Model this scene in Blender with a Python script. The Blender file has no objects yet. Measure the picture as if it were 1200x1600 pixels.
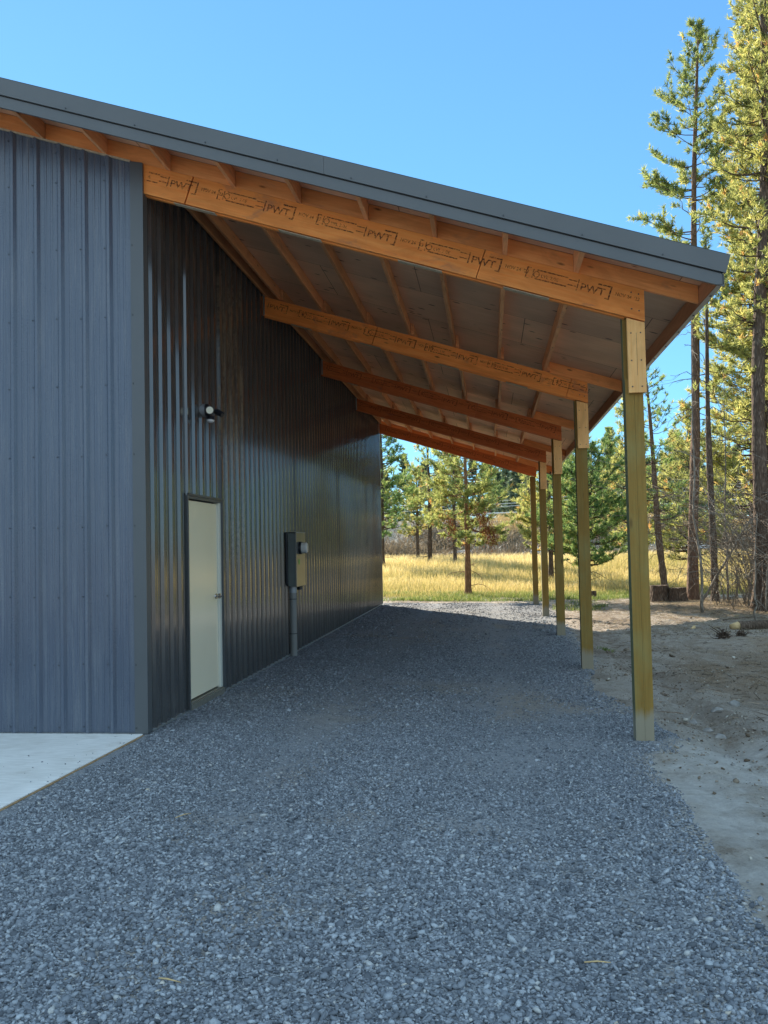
import bpy, math, random
import numpy as np
from mathutils import Vector, Matrix
R = math.radians
sc = bpy.context.scene
COL = sc.collection
random.seed(7)
RNG = np.random.default_rng(11)

# ------------------------------------------------------------------ camera
F, YAW, PITCH, ROLL = 1381.81, 0.11749, 0.03975, 0.02087
CAM = (3.02376, -7.51479, 1.58497)
cam_d = bpy.data.cameras.new('camera')
cam = bpy.data.objects.new('camera', cam_d); COL.objects.link(cam)
cam_d.sensor_fit = 'VERTICAL'; cam_d.sensor_height = 24.0; cam_d.sensor_width = 18.0
cam_d.lens = F / 1600.0 * 24.0
cam_d.clip_start = 0.05; cam_d.clip_end = 3000
_cy, _sy, _cp, _sp = math.cos(YAW), math.sin(YAW), math.cos(PITCH), math.sin(PITCH)
_r = Vector((_cy, _sy, 0)); _f = Vector((-_sy*_cp, _cy*_cp, _sp)); _u = Vector((_sy*_sp, -_cy*_sp, _cp))
_cr, _sr = math.cos(ROLL), math.sin(ROLL)
r2 = _r*_cr - _u*_sr; u2 = _r*_sr + _u*_cr
m = Matrix((( r2.x, u2.x, -_f.x, CAM[0]), (r2.y, u2.y, -_f.y, CAM[1]), (r2.z, u2.z, -_f.z, CAM[2]), (0,0,0,1)))
cam.matrix_world = m
sc.camera = cam
sc.render.resolution_x, sc.render.resolution_y = 768, 1024

# ------------------------------------------------------------------ light
SUN_AZ, SUN_EL = -33.0, 28.0          # azimuth from +Y, negative = towards -X
world = bpy.data.worlds.new('World'); sc.world = world; world.use_nodes = True
wn = world.node_tree; wn.nodes.clear()
sky = wn.nodes.new('ShaderNodeTexSky'); sky.sky_type = 'NISHITA'; sky.sun_disc = False
sky.sun_elevation = R(SUN_EL); sky.sun_rotation = R(SUN_AZ)
sky.air_density = 1.0; sky.dust_density = 0.05; sky.ozone_density = 1.8; sky.altitude = 1200
bg = wn.nodes.new('ShaderNodeBackground'); bg.inputs[1].default_value = 0.15
wo = wn.nodes.new('ShaderNodeOutputWorld')
gam = wn.nodes.new('ShaderNodeGamma'); gam.inputs[1].default_value = 0.62
hsv = wn.nodes.new('ShaderNodeHueSaturation'); hsv.inputs['Saturation'].default_value = 1.0; hsv.inputs['Value'].default_value = 4.25
wn.links.new(sky.outputs[0], gam.inputs[0]); wn.links.new(gam.outputs[0], hsv.inputs['Color']); 
tnt = wn.nodes.new('ShaderNodeMix'); tnt.data_type = 'RGBA'; tnt.blend_type = 'MULTIPLY'; tnt.inputs[0].default_value = 1; tnt.inputs[7].default_value = (.096, .184, .252, 1)

wn.links.new(hsv.outputs[0], tnt.inputs[6])
# added pale fill glow in the unseen sky behind and overhead, lifts the shade
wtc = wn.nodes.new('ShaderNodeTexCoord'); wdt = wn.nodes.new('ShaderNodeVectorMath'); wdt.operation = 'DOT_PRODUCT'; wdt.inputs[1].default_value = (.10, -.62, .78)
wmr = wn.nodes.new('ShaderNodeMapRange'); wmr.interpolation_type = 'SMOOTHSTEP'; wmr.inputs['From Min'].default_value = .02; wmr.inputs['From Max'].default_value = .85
wfill = wn.nodes.new('ShaderNodeMix'); wfill.data_type = 'RGBA'; wfill.inputs[7].default_value = (2.2, 3.15, 4.0, 1)
wn.links.new(wtc.outputs['Generated'], wdt.inputs[0]); wn.links.new(wdt.outputs['Value'], wmr.inputs['Value']); wn.links.new(wmr.outputs[0], wfill.inputs[0])
wn.links.new(tnt.outputs[2], wfill.inputs[6]); wn.links.new(wfill.outputs[2], bg.inputs[0]); wn.links.new(bg.outputs[0], wo.inputs[0])
sun_d = bpy.data.lights.new('sun', 'SUN'); sun_d.energy = 4.8; sun_d.angle = R(0.5); sun_d.color = (1.0, 0.90, 0.74)
sun = bpy.data.objects.new('sun', sun_d); COL.objects.link(sun)
S = Vector((math.sin(R(SUN_AZ))*math.cos(R(SUN_EL)), math.cos(R(SUN_AZ))*math.cos(R(SUN_EL)), math.sin(R(SUN_EL))))
sun.rotation_euler = S.to_track_quat('Z', 'Y').to_euler(); sun.location = S*60
sc.view_settings.view_transform = 'Standard'; sc.view_settings.look = 'None'
sc.view_settings.exposure = 1.4; sc.view_settings.gamma = 1.0
sc.render.engine = 'CYCLES'
sc.cycles.max_bounces = 8; sc.cycles.diffuse_bounces = 5; sc.cycles.transmission_bounces = 6; sc.cycles.transparent_max_bounces = 8

# ------------------------------------------------------------------ numbers of the building
ZB, SL, BH, BAY, XE, WL = 5.07644, 0.31847, 0.26512, 4.2672, 4.36029, 17.20
PH, SH, RF = 0.150, 0.014, 0.05       # purlin height, sheathing, roof panel (all measured vertically)
PX0, PSP = -0.90158, 0.5914
XW, XR = -13.0, -6.5                  # far side wall, ridge
NS = math.sqrt(1+SL*SL)
def ztop(x): return ZB - SL*x if x > XR else ZB - SL*XR - SL*(XR-x)

# ------------------------------------------------------------------ materials
class Mat:
    def __init__(s, name):
        s.m = bpy.data.materials.new(name); s.m.use_nodes = True
        s.t = s.m.node_tree; s.b = s.t.nodes['Principled BSDF']; s.o = s.t.nodes['Material Output']
        s.tc = None
    def n(s, typ, **kw):
        nd = s.t.nodes.new(typ)
        for k, v in kw.items():
            if k.startswith('i_'):
                key = k[2:]; key = int(key) if key.isdigit() else key
                nd.inputs[key].default_value = v
            else: setattr(nd, k, v)
        return nd
    def l(s, a, b): s.t.links.new(a, b)
    def co(s, kind='Object', scale=(1,1,1), loc=(0,0,0)):
        tc = s.n('ShaderNodeTexCoord'); mp = s.n('ShaderNodeMapping')
        mp.inputs['Scale'].default_value = scale; mp.inputs['Location'].default_value = loc
        s.l(tc.outputs[kind], mp.inputs[0]); return mp.outputs[0]
    def noise(s, vec, scale=5, detail=4, rough=.55, dist=0):
        nd = s.n('ShaderNodeTexNoise'); nd.inputs['Scale'].default_value = scale; nd.inputs['Detail'].default_value = detail
        nd.inputs['Roughness'].default_value = rough; nd.inputs['Distortion'].default_value = dist
        s.l(vec, nd.inputs['Vector']); return nd.outputs[0]
    def vor(s, vec, scale=5, feat='F1', out='Distance', rand=1):
        nd = s.n('ShaderNodeTexVoronoi'); nd.feature = feat; nd.inputs['Scale'].default_value = scale
        nd.inputs['Randomness'].default_value = rand
        s.l(vec, nd.inputs['Vector']); return nd.outputs[out]
    def ramp(s, fac, stops):
        nd = s.n('ShaderNodeValToRGB'); e = nd.color_ramp.elements
        while len(e) < len(stops): e.new(0.5)
        for el, (p, c) in zip(e, stops):
            el.position = p; el.color = (c, c, c, 1) if not hasattr(c, '__len__') else (*c[:3], 1)
        s.l(fac, nd.inputs[0]); return nd.outputs[0]
    def mix(s, fac, a, b, blend='MIX'):
        nd = s.n('ShaderNodeMix', data_type='RGBA', blend_type=blend)
        for k, v in ((0, fac), (6, a), (7, b)):
            if isinstance(v, bpy.types.NodeSocket): s.l(v, nd.inputs[k])
            elif k == 0: nd.inputs[0].default_value = v
            else: nd.inputs[k].default_value = (*v[:3], 1)
        return nd.outputs[2]
    def math(s, op, a, b=0.0, clamp=False):
        nd = s.n('ShaderNodeMath', operation=op); nd.use_clamp = clamp
        for k, v in ((0, a), (1, b)):
            if isinstance(v, bpy.types.NodeSocket): s.l(v, nd.inputs[k])
            else: nd.inputs[k].default_value = v
        return nd.outputs[0]
    def bump(s, h, strength=.3, dist=.01, base=None):
        nd = s.n('ShaderNodeBump'); nd.inputs['Strength'].default_value = strength; nd.inputs['Distance'].default_value = dist
        s.l(h, nd.inputs['Height'])
        if base is not None: s.l(base, nd.inputs['Normal'])
        s.l(nd.outputs[0], s.b.inputs['Normal']); return nd.outputs[0]
    def base(s, v): 
        if isinstance(v, bpy.types.NodeSocket): s.l(v, s.b.inputs['Base Color'])
        else: s.b.inputs['Base Color'].default_value = (*v, 1)
    def set(s, rough=None, metal=None, spec=None):
        if rough is not None:
            if isinstance(rough, bpy.types.NodeSocket): s.l(rough, s.b.inputs['Roughness'])
            else: s.b.inputs['Roughness'].default_value = rough
        if metal is not None: s.b.inputs['Metallic'].default_value = metal
        if spec is not None: s.b.inputs['Specular IOR Level'].default_value = spec
    def vary(s, col, amt=.12):
        oi = s.n('ShaderNodeObjectInfo'); hs = s.n('ShaderNodeHueSaturation')
        s.l(col, hs.inputs['Color'])
        v = s.math('MULTIPLY_ADD', oi.outputs['Random'], 2*amt); s.t.nodes[-1].inputs[2].default_value = 1-amt
        s.l(v, hs.inputs['Value']); return hs.outputs[0]
    def back(s, col, f=.4):
        """thin leaves let light through"""
        tr = s.n('ShaderNodeBsdfTranslucent'); mx = s.n('ShaderNodeMixShader'); mx.inputs[0].default_value = f
        s.l(col, tr.inputs[0]); s.l(s.b.outputs[0], mx.inputs[1]); s.l(tr.outputs[0], mx.inputs[2]); s.l(mx.outputs[0], s.o.inputs[0])

def simple(name, col, rough=.5, metal=0, spec=.5, nz=0, nscale=30, bump=0):
    M = Mat(name); M.set(rough, metal, spec)
    if nz:
        v = M.co('Object'); f = M.noise(v, nscale, 5)
        c = M.mix(M.ramp(f, [(.3, 0), (.7, 1)]), tuple(x*(1-nz) for x in col), tuple(min(1, x*(1+nz)) for x in col))
        M.base(c)
        if bump: M.bump(f, bump, .004)
    else: M.base(col)
    return M.m

def m_metal(name, col, rough, dust, axis):
    """painted steel panel; axis = the horizontal axis of the wall"""
    M = Mat(name)
    sc_ = (22, 22, .9)
    v = M.co('Object', sc_); st = M.noise(v, 1.0, 6, .65)
    v2 = M.co('Object', (3, 3, .7)); big = M.noise(v2, 1.3, 3)
    vf = M.co('Object'); fine = M.noise(vf, 90, 3)
    msk = M.math('MULTIPLY', M.ramp(st, [(.47, 0), (.72, 1)]), M.ramp(big, [(.40, .15), (.62, 1)]))
    sp = M.math('MULTIPLY', msk, M.ramp(fine, [(.38, .1), (.62, 1)]))
    c = M.mix(M.ramp(big, [(.35, 0), (.7, 1)]), tuple(x*.96 for x in col), tuple(x*1.05 for x in col))
    c = M.mix(M.math('MULTIPLY', sp, dust), c, (.42, .40, .36))
    rr = M.math('MULTIPLY_ADD', sp, .35); M.t.nodes[-1].inputs[2].default_value = rough
    if axis == 'Y':
        # dried muddy run-off on four panels' ribs beside the door, brown speckles of drywall mud
        sx = M.n('ShaderNodeSeparateXYZ'); tc = M.n('ShaderNodeTexCoord'); M.l(tc.outputs['Object'], sx.inputs[0])
        y = sx.outputs[1]
        band = M.math('MULTIPLY', M.math('GREATER_THAN', y, 2.22), M.math('LESS_THAN', y, 3.18))
        z = sx.outputs[2]
        hz = M.ramp(M.math('DIVIDE', z, 5.2), [(.12, 0), (.28, .35), (.6, 1), (.84, .8), (1.0, 0.1)])
        v3 = M.co('Object', (1, 26, 1.1)); s3 = M.noise(v3, 1.4, 6, .7)
        v4 = M.co('Object', (1, 60, 16)); s4 = M.noise(v4, 1.0, 5, .75)
        mk = M.math('MULTIPLY', M.ramp(s3, [(.42, 0), (.6, 1)]), M.ramp(s4, [(.36, .25), (.62, 1)]))
        mk = M.math('MULTIPLY', M.math('MULTIPLY', mk, band), hz)
        c = M.mix(M.math('MULTIPLY', mk, .75), c, (.27, .19, .10))
        rr = M.math('MULTIPLY_ADD', mk, .4); M.l(M.math('ADD', rough, 0), M.t.nodes[-2].inputs[2]) if False else None
        M.t.nodes[-1].inputs[2].default_value = rough
    M.base(c); M.set(rr, 0.0, .62)
    wv = M.co('Object', (7, 7, 1.6)); wvn = M.noise(wv, 1.0, 2, .5)
    M.bump(wvn, .16 if axis == 'X' else .05, .02); M.b.inputs['Coat Weight'].default_value = .0 if axis == 'X' else .8; M.b.inputs['Coat Roughness'].default_value = .10
    return M.m

def m_wood(name, c1, c2, grain=1.0, knots=True, mold=0.0, spec=.25, rough=.6, var=.12, dark=(.10,.04,.015)):
    M = Mat(name)
    tc = M.n('ShaderNodeTexCoord'); oi = M.n('ShaderNodeObjectInfo')
    mp = M.n('ShaderNodeMapping'); mp.inputs['Scale'].default_value = (1.3, 34, 1)
    M.l(tc.outputs['UV'], mp.inputs[0])
    cb = M.n('ShaderNodeCombineXYZ'); M.l(M.math('MULTIPLY', oi.outputs['Random'], 37.0), cb.inputs[2]); M.l(M.math('MULTIPLY', oi.outputs['Random'], 91.0), cb.inputs[0])
    M.l(cb.outputs[0], mp.inputs['Location'])
    g = M.noise(mp.outputs[0], 1.5*grain, 6, .6, .6)
    mp2 = M.n('ShaderNodeMapping'); mp2.inputs['Scale'].default_value = (1.1, 4.5, 1); M.l(tc.outputs['UV'], mp2.inputs[0]); M.l(cb.outputs[0], mp2.inputs['Location'])
    b = M.noise(mp2.outputs[0], 1.6, 4, .6, 1.2)
    c = M.mix(M.ramp(g, [(.28, 0), (.72, 1)]), c1, c2)
    c = M.mix(M.ramp(b, [(.35, .38), (.6, 0)]), c, tuple(x*.55 for x in c1))
    if knots:
        mp3 = M.n('ShaderNodeMapping'); mp3.inputs['Scale'].default_value = (2.2, 7, 1); M.l(tc.outputs['UV'], mp3.inputs[0]); M.l(cb.outputs[0], mp3.inputs['Location'])
        k = M.vor(mp3.outputs[0], 1.0)
        c = M.mix(M.ramp(k, [(.03, .85), (.10, 0)]), c, dark)
    if mold:
        mp4 = M.n('ShaderNodeMapping'); mp4.inputs['Scale'].default_value = (1.6, 3.0, 1); M.l(tc.outputs['UV'], mp4.inputs[0]); M.l(cb.outputs[0], mp4.inputs['Location'])
        q = M.noise(mp4.outputs[0], 1.4, 5, .65, 1.0)
        c = M.mix(M.math('MULTIPLY', M.ramp(q, [(.58, 0), (.72, 1)]), mold), c, (.10, .10, .11))
    c = M.vary(c, var)
    M.base(c); M.set(rough, 0, spec); M.bump(g, .25, .003)
    return M.m

MT = {}
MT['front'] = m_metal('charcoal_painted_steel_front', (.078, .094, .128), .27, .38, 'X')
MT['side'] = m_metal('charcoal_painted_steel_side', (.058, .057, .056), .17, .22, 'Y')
MT['trim'] = simple('charcoal_painted_trim', (.085, .088, .09), .38, 0, .5, .06, 2.5)
MT['trim_edge'] = simple('bare_galvanised_edge', (.55, .56, .55), .35, .9)
MT['screw'] = simple('screw_head_dark', (.045, .05, .056), .4, .3)
MT['roofm'] = simple('roof_steel', (.09, .092, .095), .35, 0, .5, .05, 3)
MT['lvl'] = m_wood('lvl_beam_orange', (.90, .265, .052), (.97, .39, .10), 1.0, True, .45)
MT['lvl2'] = m_wood('lvl_beam_red', (.52, .12, .03), (.66, .20, .055), 1.0, True, .35)
MT['purlin'] = m_wood('purlin_fir', (.66, .27, .11), (.80, .40, .18), 1.0, True, .4, var=.22)
MT['block'] = m_wood('blocking_fir', (.76, .27, .08), (.86, .37, .13), 1.0, True, .3, var=.18)
MT['rim'] = m_wood('rim_board', (.36, .14, .06), (.46, .21, .10), 1.0, True, .2)
MT['scab'] = m_wood('splice_fir', (.84, .41, .13), (.92, .55, .22), 2.0, False, 0, var=.07, dark=(.2,.08,.03))
MT['lathe'] = simple('pale_batten', (.42, .33, .22), .7, nz=.25)

def m_post():
    M = Mat('treated_post_green')
    tc = M.n('ShaderNodeTexCoord')
    mp = M.n('ShaderNodeMapping'); mp.inputs['Scale'].default_value = (1.2, 30, 1); M.l(tc.outputs['UV'], mp.inputs[0])
    g = M.noise(mp.outputs[0], 1.4, 6, .62, .4)
    mp2 = M.n('ShaderNodeMapping'); mp2.inputs['Scale'].default_value = (18, 6, 1); mp2.inputs['Rotation'].default_value = (0, 0, .5); M.l(tc.outputs['UV'], mp2.inputs[0])
    saw = M.noise(mp2.outputs[0], 3.0, 3, .6)
    b = M.noise(M.co('Object', (1, 1, .5)), 3.2, 4, .6)
    c = M.mix(M.ramp(g, [(.3, 0), (.7, 1)]), (.215, .118, .024), (.30, .175, .040))
    c = M.mix(M.ramp(saw, [(.45, 0), (.7, .45)]), c, (.20, .15, .04))
    c = M.mix(M.ramp(b, [(.48, 0), (.7, .55)]), c, (.26, .22, .08))
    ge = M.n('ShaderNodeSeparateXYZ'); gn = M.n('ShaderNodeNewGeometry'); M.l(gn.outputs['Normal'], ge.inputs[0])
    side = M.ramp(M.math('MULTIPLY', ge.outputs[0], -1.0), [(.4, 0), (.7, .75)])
    c = M.mix(side, c, (.085, .125, .085))            # faces turned towards the building are greener and darker
    k = M.vor(M.co('UV', (1.7, 6, 1)), 1.0)
    c = M.mix(M.ramp(k, [(.05, .85), (.12, 0)]), c, (.07, .04, .015))
    # dusty splash of gravel fines at the foot
    gp = M.n('ShaderNodeSeparateXYZ'); M.l(gn.outputs['Position'], gp.inputs[0])
    nn = M.noise(M.co('Object', (14, 14, 2)), 1.0, 2)
    zz = M.math('ADD', gp.outputs[2], M.math('MULTIPLY', nn, -.22))
    c = M.mix(M.ramp(zz, [(-.10, .75), (.10, 0)]), c, (.29, .26, .20))
    c = M.vary(c, .08)
    M.base(c); M.set(.75, 0, .25); M.bump(g, .35, .004)
    return M.m
MT['post'] = m_post()

def m_soffit():
    M = Mat('plywood_sheathing')
    tc = M.n('ShaderNodeTexCoord')
    def mp(s, l=(0,0,0)):
        k = M.n('ShaderNodeMapping'); k.inputs['Scale'].default_value = s; k.inputs['Location'].default_value = l; M.l(tc.outputs['UV'], k.inputs[0]); return k.outputs[0]
    g = M.noise(mp((1.1, 22, 1)), 1.5, 6, .6, .8)
    b = M.noise(mp((.8, .9, 1)), 1.2, 3)
    c = M.mix(M.ramp(g, [(.3, 0), (.72, 1)]), (.74, .42, .25), (.86, .55, .35))
    c = M.mix(M.ramp(b, [(.4, .4), (.65, 0)]), c, (.40, .25, .17))
    br = M.n('ShaderNodeTexBrick'); br.offset = .5; M.l(mp((1, 1, 1)), br.inputs[0])
    br.inputs['Scale'].default_value = 1; br.inputs['Brick Width'].default_value = 2.44; br.inputs['Row Height'].default_value = 1.22
    br.inputs['Mortar Size'].default_value = .004; br.inputs['Mortar Smooth'].default_value = 0
    br.inputs[1].default_value = (.85, .85, .85, 1); br.inputs[2].default_value = (1.12, 1.08, 1.0, 1); br.inputs[3].default_value = (.25, .22, .2, 1)
    c = M.mix(1.0, c, br.outputs[0], 'MULTIPLY')
    k = M.vor(mp((2.8, 7, 1)), 1.0); k2 = M.noise(mp((2, 2, 1), (5, 1, 0)), 1, 1)
    kk = M.math('MULTIPLY', M.ramp(k, [(.09, .9), (.15, 0)]), M.ramp(k2, [(.40, 0), (.45, 1)]))
    c = M.mix(kk, c, (.05, .03, .025))
    M.base(c); M.set(.7, 0, .2)
    return M.m
MT['soffit'] = m_soffit()

def m_ink():
    M = Mat('black_stamp_ink'); f = M.noise(M.co('Object'), 55, 5, .7)
    M.base((.07, .04, .028)); M.set(.9, 0, .1)
    tr = M.n('ShaderNodeBsdfTransparent'); mx = M.n('ShaderNodeMixShader')
    M.l(M.ramp(f, [(.40, .06), (.575, .88)]), mx.inputs[0]); M.l(tr.outputs[0], mx.inputs[1]); M.l(M.b.outputs[0], mx.inputs[2]); M.l(mx.outputs[0], M.o.inputs[0])
    return M.m
MT['ink'] = m_ink()

def m_concrete():
    M = Mat('new_concrete'); v = M.co('Object')
    a = M.noise(v, 1.4, 5, .6, .6); b = M.noise(M.co('Object', (1, 9, 1)), 6, 4)
    c = M.mix(M.ramp(a, [(.35, 0), (.68, 1)]), (.68, .665, .63), (.82, .80, .77))
    c = M.mix(M.ramp(b, [(.4, .35), (.6, 0)]), c, (.42, .40, .37)); c = M.mix(M.ramp(M.noise(v, 3.1, 6, .7), [(.30, .45), (.46, 0)]), c, (.46, .42, .36))
    M.base(c); M.set(.75, 0, .3); M.bump(M.noise(M.co('Object', (3, 40, 1)), 8, 4), .15, .003)
    return M.m
MT['concrete'] = m_concrete()
MT['form'] = simple('form_board', (.30, .19, .09), .8, nz=.3)

def m_gravel():
    M = Mat('crushed_gravel'); v = M.co('Object')
    cell = M.n('ShaderNodeTexVoronoi'); cell.inputs['Scale'].default_value = 95; M.l(v, cell.inputs['Vector'])
    wv = M.n('ShaderNodeVectorMath', operation='ADD'); 
    big = M.noise(v, .9, 4, .6, .5); mid = M.noise(v, 14, 4, .6)
    sepc = M.n('ShaderNodeSeparateColor'); M.l(cell.outputs['Color'], sepc.inputs[0])
    c = M.ramp(sepc.outputs[0], [(0, (.07, .075, .085)), (.5, (.16, .17, .185)), (.85, (.28, .29, .305)), (1, (.46, .46, .45))])
    gx = M.n('ShaderNodeSeparateXYZ'); M.l(v, gx.inputs[0])
    def trk(c0): return M.math('SUBTRACT', 1.0, M.math('ABSOLUTE', M.math('DIVIDE', M.math('SUBTRACT', gx.outputs[0], c0), .42)), True)
    tk = M.math('MULTIPLY', M.math('MAXIMUM', trk(1.45), trk(3.15)), .75)
    fines = M.math('MAXIMUM', M.ramp(big, [(.42, 0), (.62, .75)]), M.math('MULTIPLY', tk, M.ramp(mid, [(.25, .3), (.6, 1)])))
    c = M.mix(fines, c, M.mix(M.ramp(mid, [(.3, 0), (.7, 1)]), (.19, .20, .215), (.27, .275, .285)))
    # brownish soil showing through in patches
    soil = M.noise(M.co('Object', (.6, .35, 1), (3.2, 1.4, 0)), 1.3, 4, .6, .7)
    c = M.mix(M.ramp(soil, [(.55, 0), (.72, .5)]), c, (.27, .21, .145))
    ed = M.n('ShaderNodeAttribute'); ed.attribute_name = 'edge'
    c = M.mix(M.math('MULTIPLY', ed.outputs['Fac'], .8, True), c, M.mix(M.ramp(mid, [(.35, 0), (.65, 1)]), (.24, .19, .14), (.42, .37, .30)))
    M.base(c); M.set(.85, 0, .3)
    h = M.math('SUBTRACT', 1.0, cell.outputs['Distance'])
    h2 = M.math('ADD', M.math('MULTIPLY', h, .6), M.math('MULTIPLY', mid, .8))
    M.bump(h2, .9, .012)
    return M.m
MT['gravel'] = m_gravel()

def m_stone():
    M = Mat('gravel_stones'); a = M.n('ShaderNodeAttribute'); a.attribute_name = 'rnd'
    c = M.ramp(a.outputs['Fac'], [(0, (.075, .082, .095)), (.35, (.175, .188, .21)), (.7, (.29, .305, .33)), (.93, (.43, .45, .47)), (.965, (.52, .42, .29)), (1, (.85, .83, .79))])
    n = M.noise(M.co('Object'), 160, 3)
    c = M.mix(M.ramp(n, [(.35, .3), (.6, 0)]), c, (.10, .10, .10))
    M.base(c); M.set(.8, 0, .35); M.bump(n, .3, .003)
    return M.m
MT['stone'] = m_stone()

def m_ground():
    M = Mat('dry_soil'); v = M.co('Object')
    fl = M.n('ShaderNodeAttribute'); fl.attribute_name = 'zone'
    s = M.n('ShaderNodeSeparateColor'); M.l(fl.outputs['Color'], s.inputs[0])
    a = M.noise(M.co('Object', (1, .45, 1)), 1.0, 8, .74, .25); b = M.noise(v, 12, 8, .8); d = M.noise(v, 60, 6, .8)
    c = M.mix(M.ramp(b, [(.3, 0), (.7, 1)]), (.36, .295, .235), (.64, .56, .47))
    c = M.mix(M.ramp(a, [(.47, 0), (.60, .8)]), c, M.mix(M.ramp(d, [(.38, 0), (.62, 1)]), (.12, .082, .055), (.33, .25, .175)))
    c = M.mix(M.ramp(d, [(.36, .75), (.50, 0)]), c, (.14, .105, .075))
    pebb = M.vor(v, 26); c = M.mix(M.ramp(pebb, [(.10, .45), (.18, 0)]), c, (.46, .43, .38))
    pale = M.mix(M.ramp(b, [(.3, 0), (.65, 1)]), (.50, .455, .41), (.74, .70, .64))
    c = M.mix(M.math('MULTIPLY', fl.outputs['Alpha'], M.ramp(M.noise(v, 2.2, 6, .7), [(.36, 0), (.58, .9)])), c, pale)
    lit = M.mix(M.ramp(d, [(.35, 0), (.65, 1)]), (.11, .07, .042), (.44, .30, .17))   # pine needle litter
    lf = M.math('MULTIPLY', s.outputs[2], M.ramp(a, [(.30, .25), (.5, 1)]), True)
    c = M.mix(lf, c, lit)
    fd = M.mix(M.ramp(b, [(.3, 0), (.7, 1)]), (.20, .165, .07), (.34, .29, .13))
    c = M.mix(s.outputs[0], c, fd)
    bk = M.mix(M.ramp(b, [(.3, 0), (.65, 1)]), (.20, .165, .12), (.38, .34, .28))
    c = M.mix(s.outputs[1], c, bk)
    M.base(c); M.set(.95, 0, .15)
    h = M.math('ADD', b, M.math('MULTIPLY', d, .35)); M.bump(h, 1.0, .07)
    return M.m
MT['ground'] = m_ground()

def m_leaf(name, stops, trans=.45, rough=.5):
    M = Mat(name); a = M.n('ShaderNodeAttribute'); a.attribute_name = 'rnd'
    c = M.ramp(a.outputs['Fac'], stops); M.base(c); M.set(rough, 0, .3); M.back(c, trans); return M.m
MT['needle'] = m_leaf('pine_needles', [(0, (.08, .13, .055)), (.30, (.22, .28, .09)), (.62, (.42, .46, .14)), (.86, (.58, .56, .18)), (.965, (.64, .52, .17)), (1, (.60, .28, .09))], .58)
MT['needle_dark'] = m_leaf('pine_needles_green', [(0, (.05, .11, .05)), (.35, (.14, .24, .08)), (.7, (.30, .40, .12)), (.92, (.46, .50, .15)), (1, (.52, .40, .13))], .55)
MT['needle_gold'] = m_leaf('pine_needles_gold', [(0, (.14, .17, .06)), (.30, (.34, .36, .12)), (.62, (.54, .53, .17)), (.86, (.70, .63, .21)), (1, (.74, .42, .14))], .6)
MT['needle_mid'] = m_leaf('pine_needles_olive', [(0, (.13, .16, .06)), (.30, (.32, .34, .11)), (.62, (.51, .50, .15)), (.86, (.66, .60, .19)), (1, (.70, .40, .13))], .6)
MT['needle_dead'] = m_leaf('dead_needles', [(0, (.16, .05, .02)), (1, (.34, .13, .05))], .35)
MT['grass'] = m_leaf('meadow_grass', [(0, (.14, .175, .055)), (.35, (.35, .305, .10)), (.7, (.62, .475, .18)), (1, (.82, .67, .34))], .5)
MT['weed'] = m_leaf('green_weeds', [(0, (.07, .12, .025)), (.7, (.22, .28, .07)), (1, (.46, .42, .16))], .5)
MT['brush'] = m_leaf('dry_brush', [(0, (.12, .09, .055)), (.5, (.26, .20, .13)), (.8, (.38, .30, .19)), (1, (.50, .36, .15))], .35)
MT['litter'] = m_leaf('dark_twigs', [(0, (.05, .032, .02)), (.7, (.16, .11, .07)), (1, (.34, .26, .18))], 0.0, .9)
MT['far'] = m_leaf('far_needles', [(0, (.07, .11, .08)), (.6, (.16, .21, .12)), (1, (.27, .30, .15))], .45)

def m_bark(name, c1, c2):
    M = Mat(name); v = M.co('Object', (1, 1, .28)); b = M.vor(v, 26); n = M.noise(v, 14, 5, .7)
    c = M.mix(M.ramp(n, [(.3, 0), (.7, 1)]), c1, c2); c = M.mix(M.ramp(b, [(.15, 0), (.5, .6)]), c, tuple(x*.35 for x in c1))
    M.base(c); M.set(.9, 0, .15); M.bump(M.math('SUBTRACT', n, b), .9, .03); return M.m
MT['bark'] = m_bark('pine_bark', (.10, .065, .045), (.26, .19, .14))
MT['bark_red'] = m_bark('pine_bark_red', (.17, .10, .065), (.36, .24, .17))
MT['bark_orange'] = m_bark('young_pine_bark', (.30, .15, .08), (.55, .32, .18))
MT['bark_pale'] = m_bark('grey_dead_wood', (.22, .18, .14), (.48, .42, .34))
MT['rock'] = simple('field_rock', (.25, .235, .215), .85, 0, .3, .3, 9, .5)
MT['rock_blue'] = simple('bank_rock', (.33, .34, .35), .85, 0, .3, .35, 3, .5)
MT['cutwood'] = simple('fresh_cut_wood', (.50, .34, .16), .8, nz=.25, nscale=20)
MT['door'] = simple('door_cream_paint', (.96, .82, .58), .16, 0, .5, .015, 2)
MT['jamb'] = simple('door_jamb_paint', (.72, .70, .60), .35)
MT['dark'] = simple('dark_gap', (.02, .02, .02), .7)
MT['alu'] = simple('aluminium_sill', (.40, .37, .31), .42, .8, nz=.2)
MT['chrome'] = simple('brushed_nickel', (.45, .45, .46), .22, 1.0)
MT['cab'] = simple('meter_cabinet_grey_green', (.10, .115, .105), .45, .0, .5, .08, 6)
MT['cabf'] = simple('meter_cabinet_cover', (.15, .15, .14), .28, .2, .5, .10, 6)
MT['glassm'] = simple('meter_glass', (.62, .60, .55), .08, .0, .8)
MT['tag'] = simple('green_tag', (.16, .45, .05), .6)
MT['pvc'] = simple('grey_conduit', (.20, .195, .18), .45, nz=.06, nscale=4)
MT['blackp'] = simple('black_plastic', (.012, .013, .018), .35)
MT['greyp'] = simple('grey_metal_box', (.30, .31, .32), .45, .3)
MT['lens'] = simple('lamp_lens', (.88, .84, .66), .3)
MT['sensor'] = simple('sensor_lens', (.62, .62, .62), .3)
MT['wire'] = simple('bright_cable', (.62, .62, .60), .4, .3)
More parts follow.
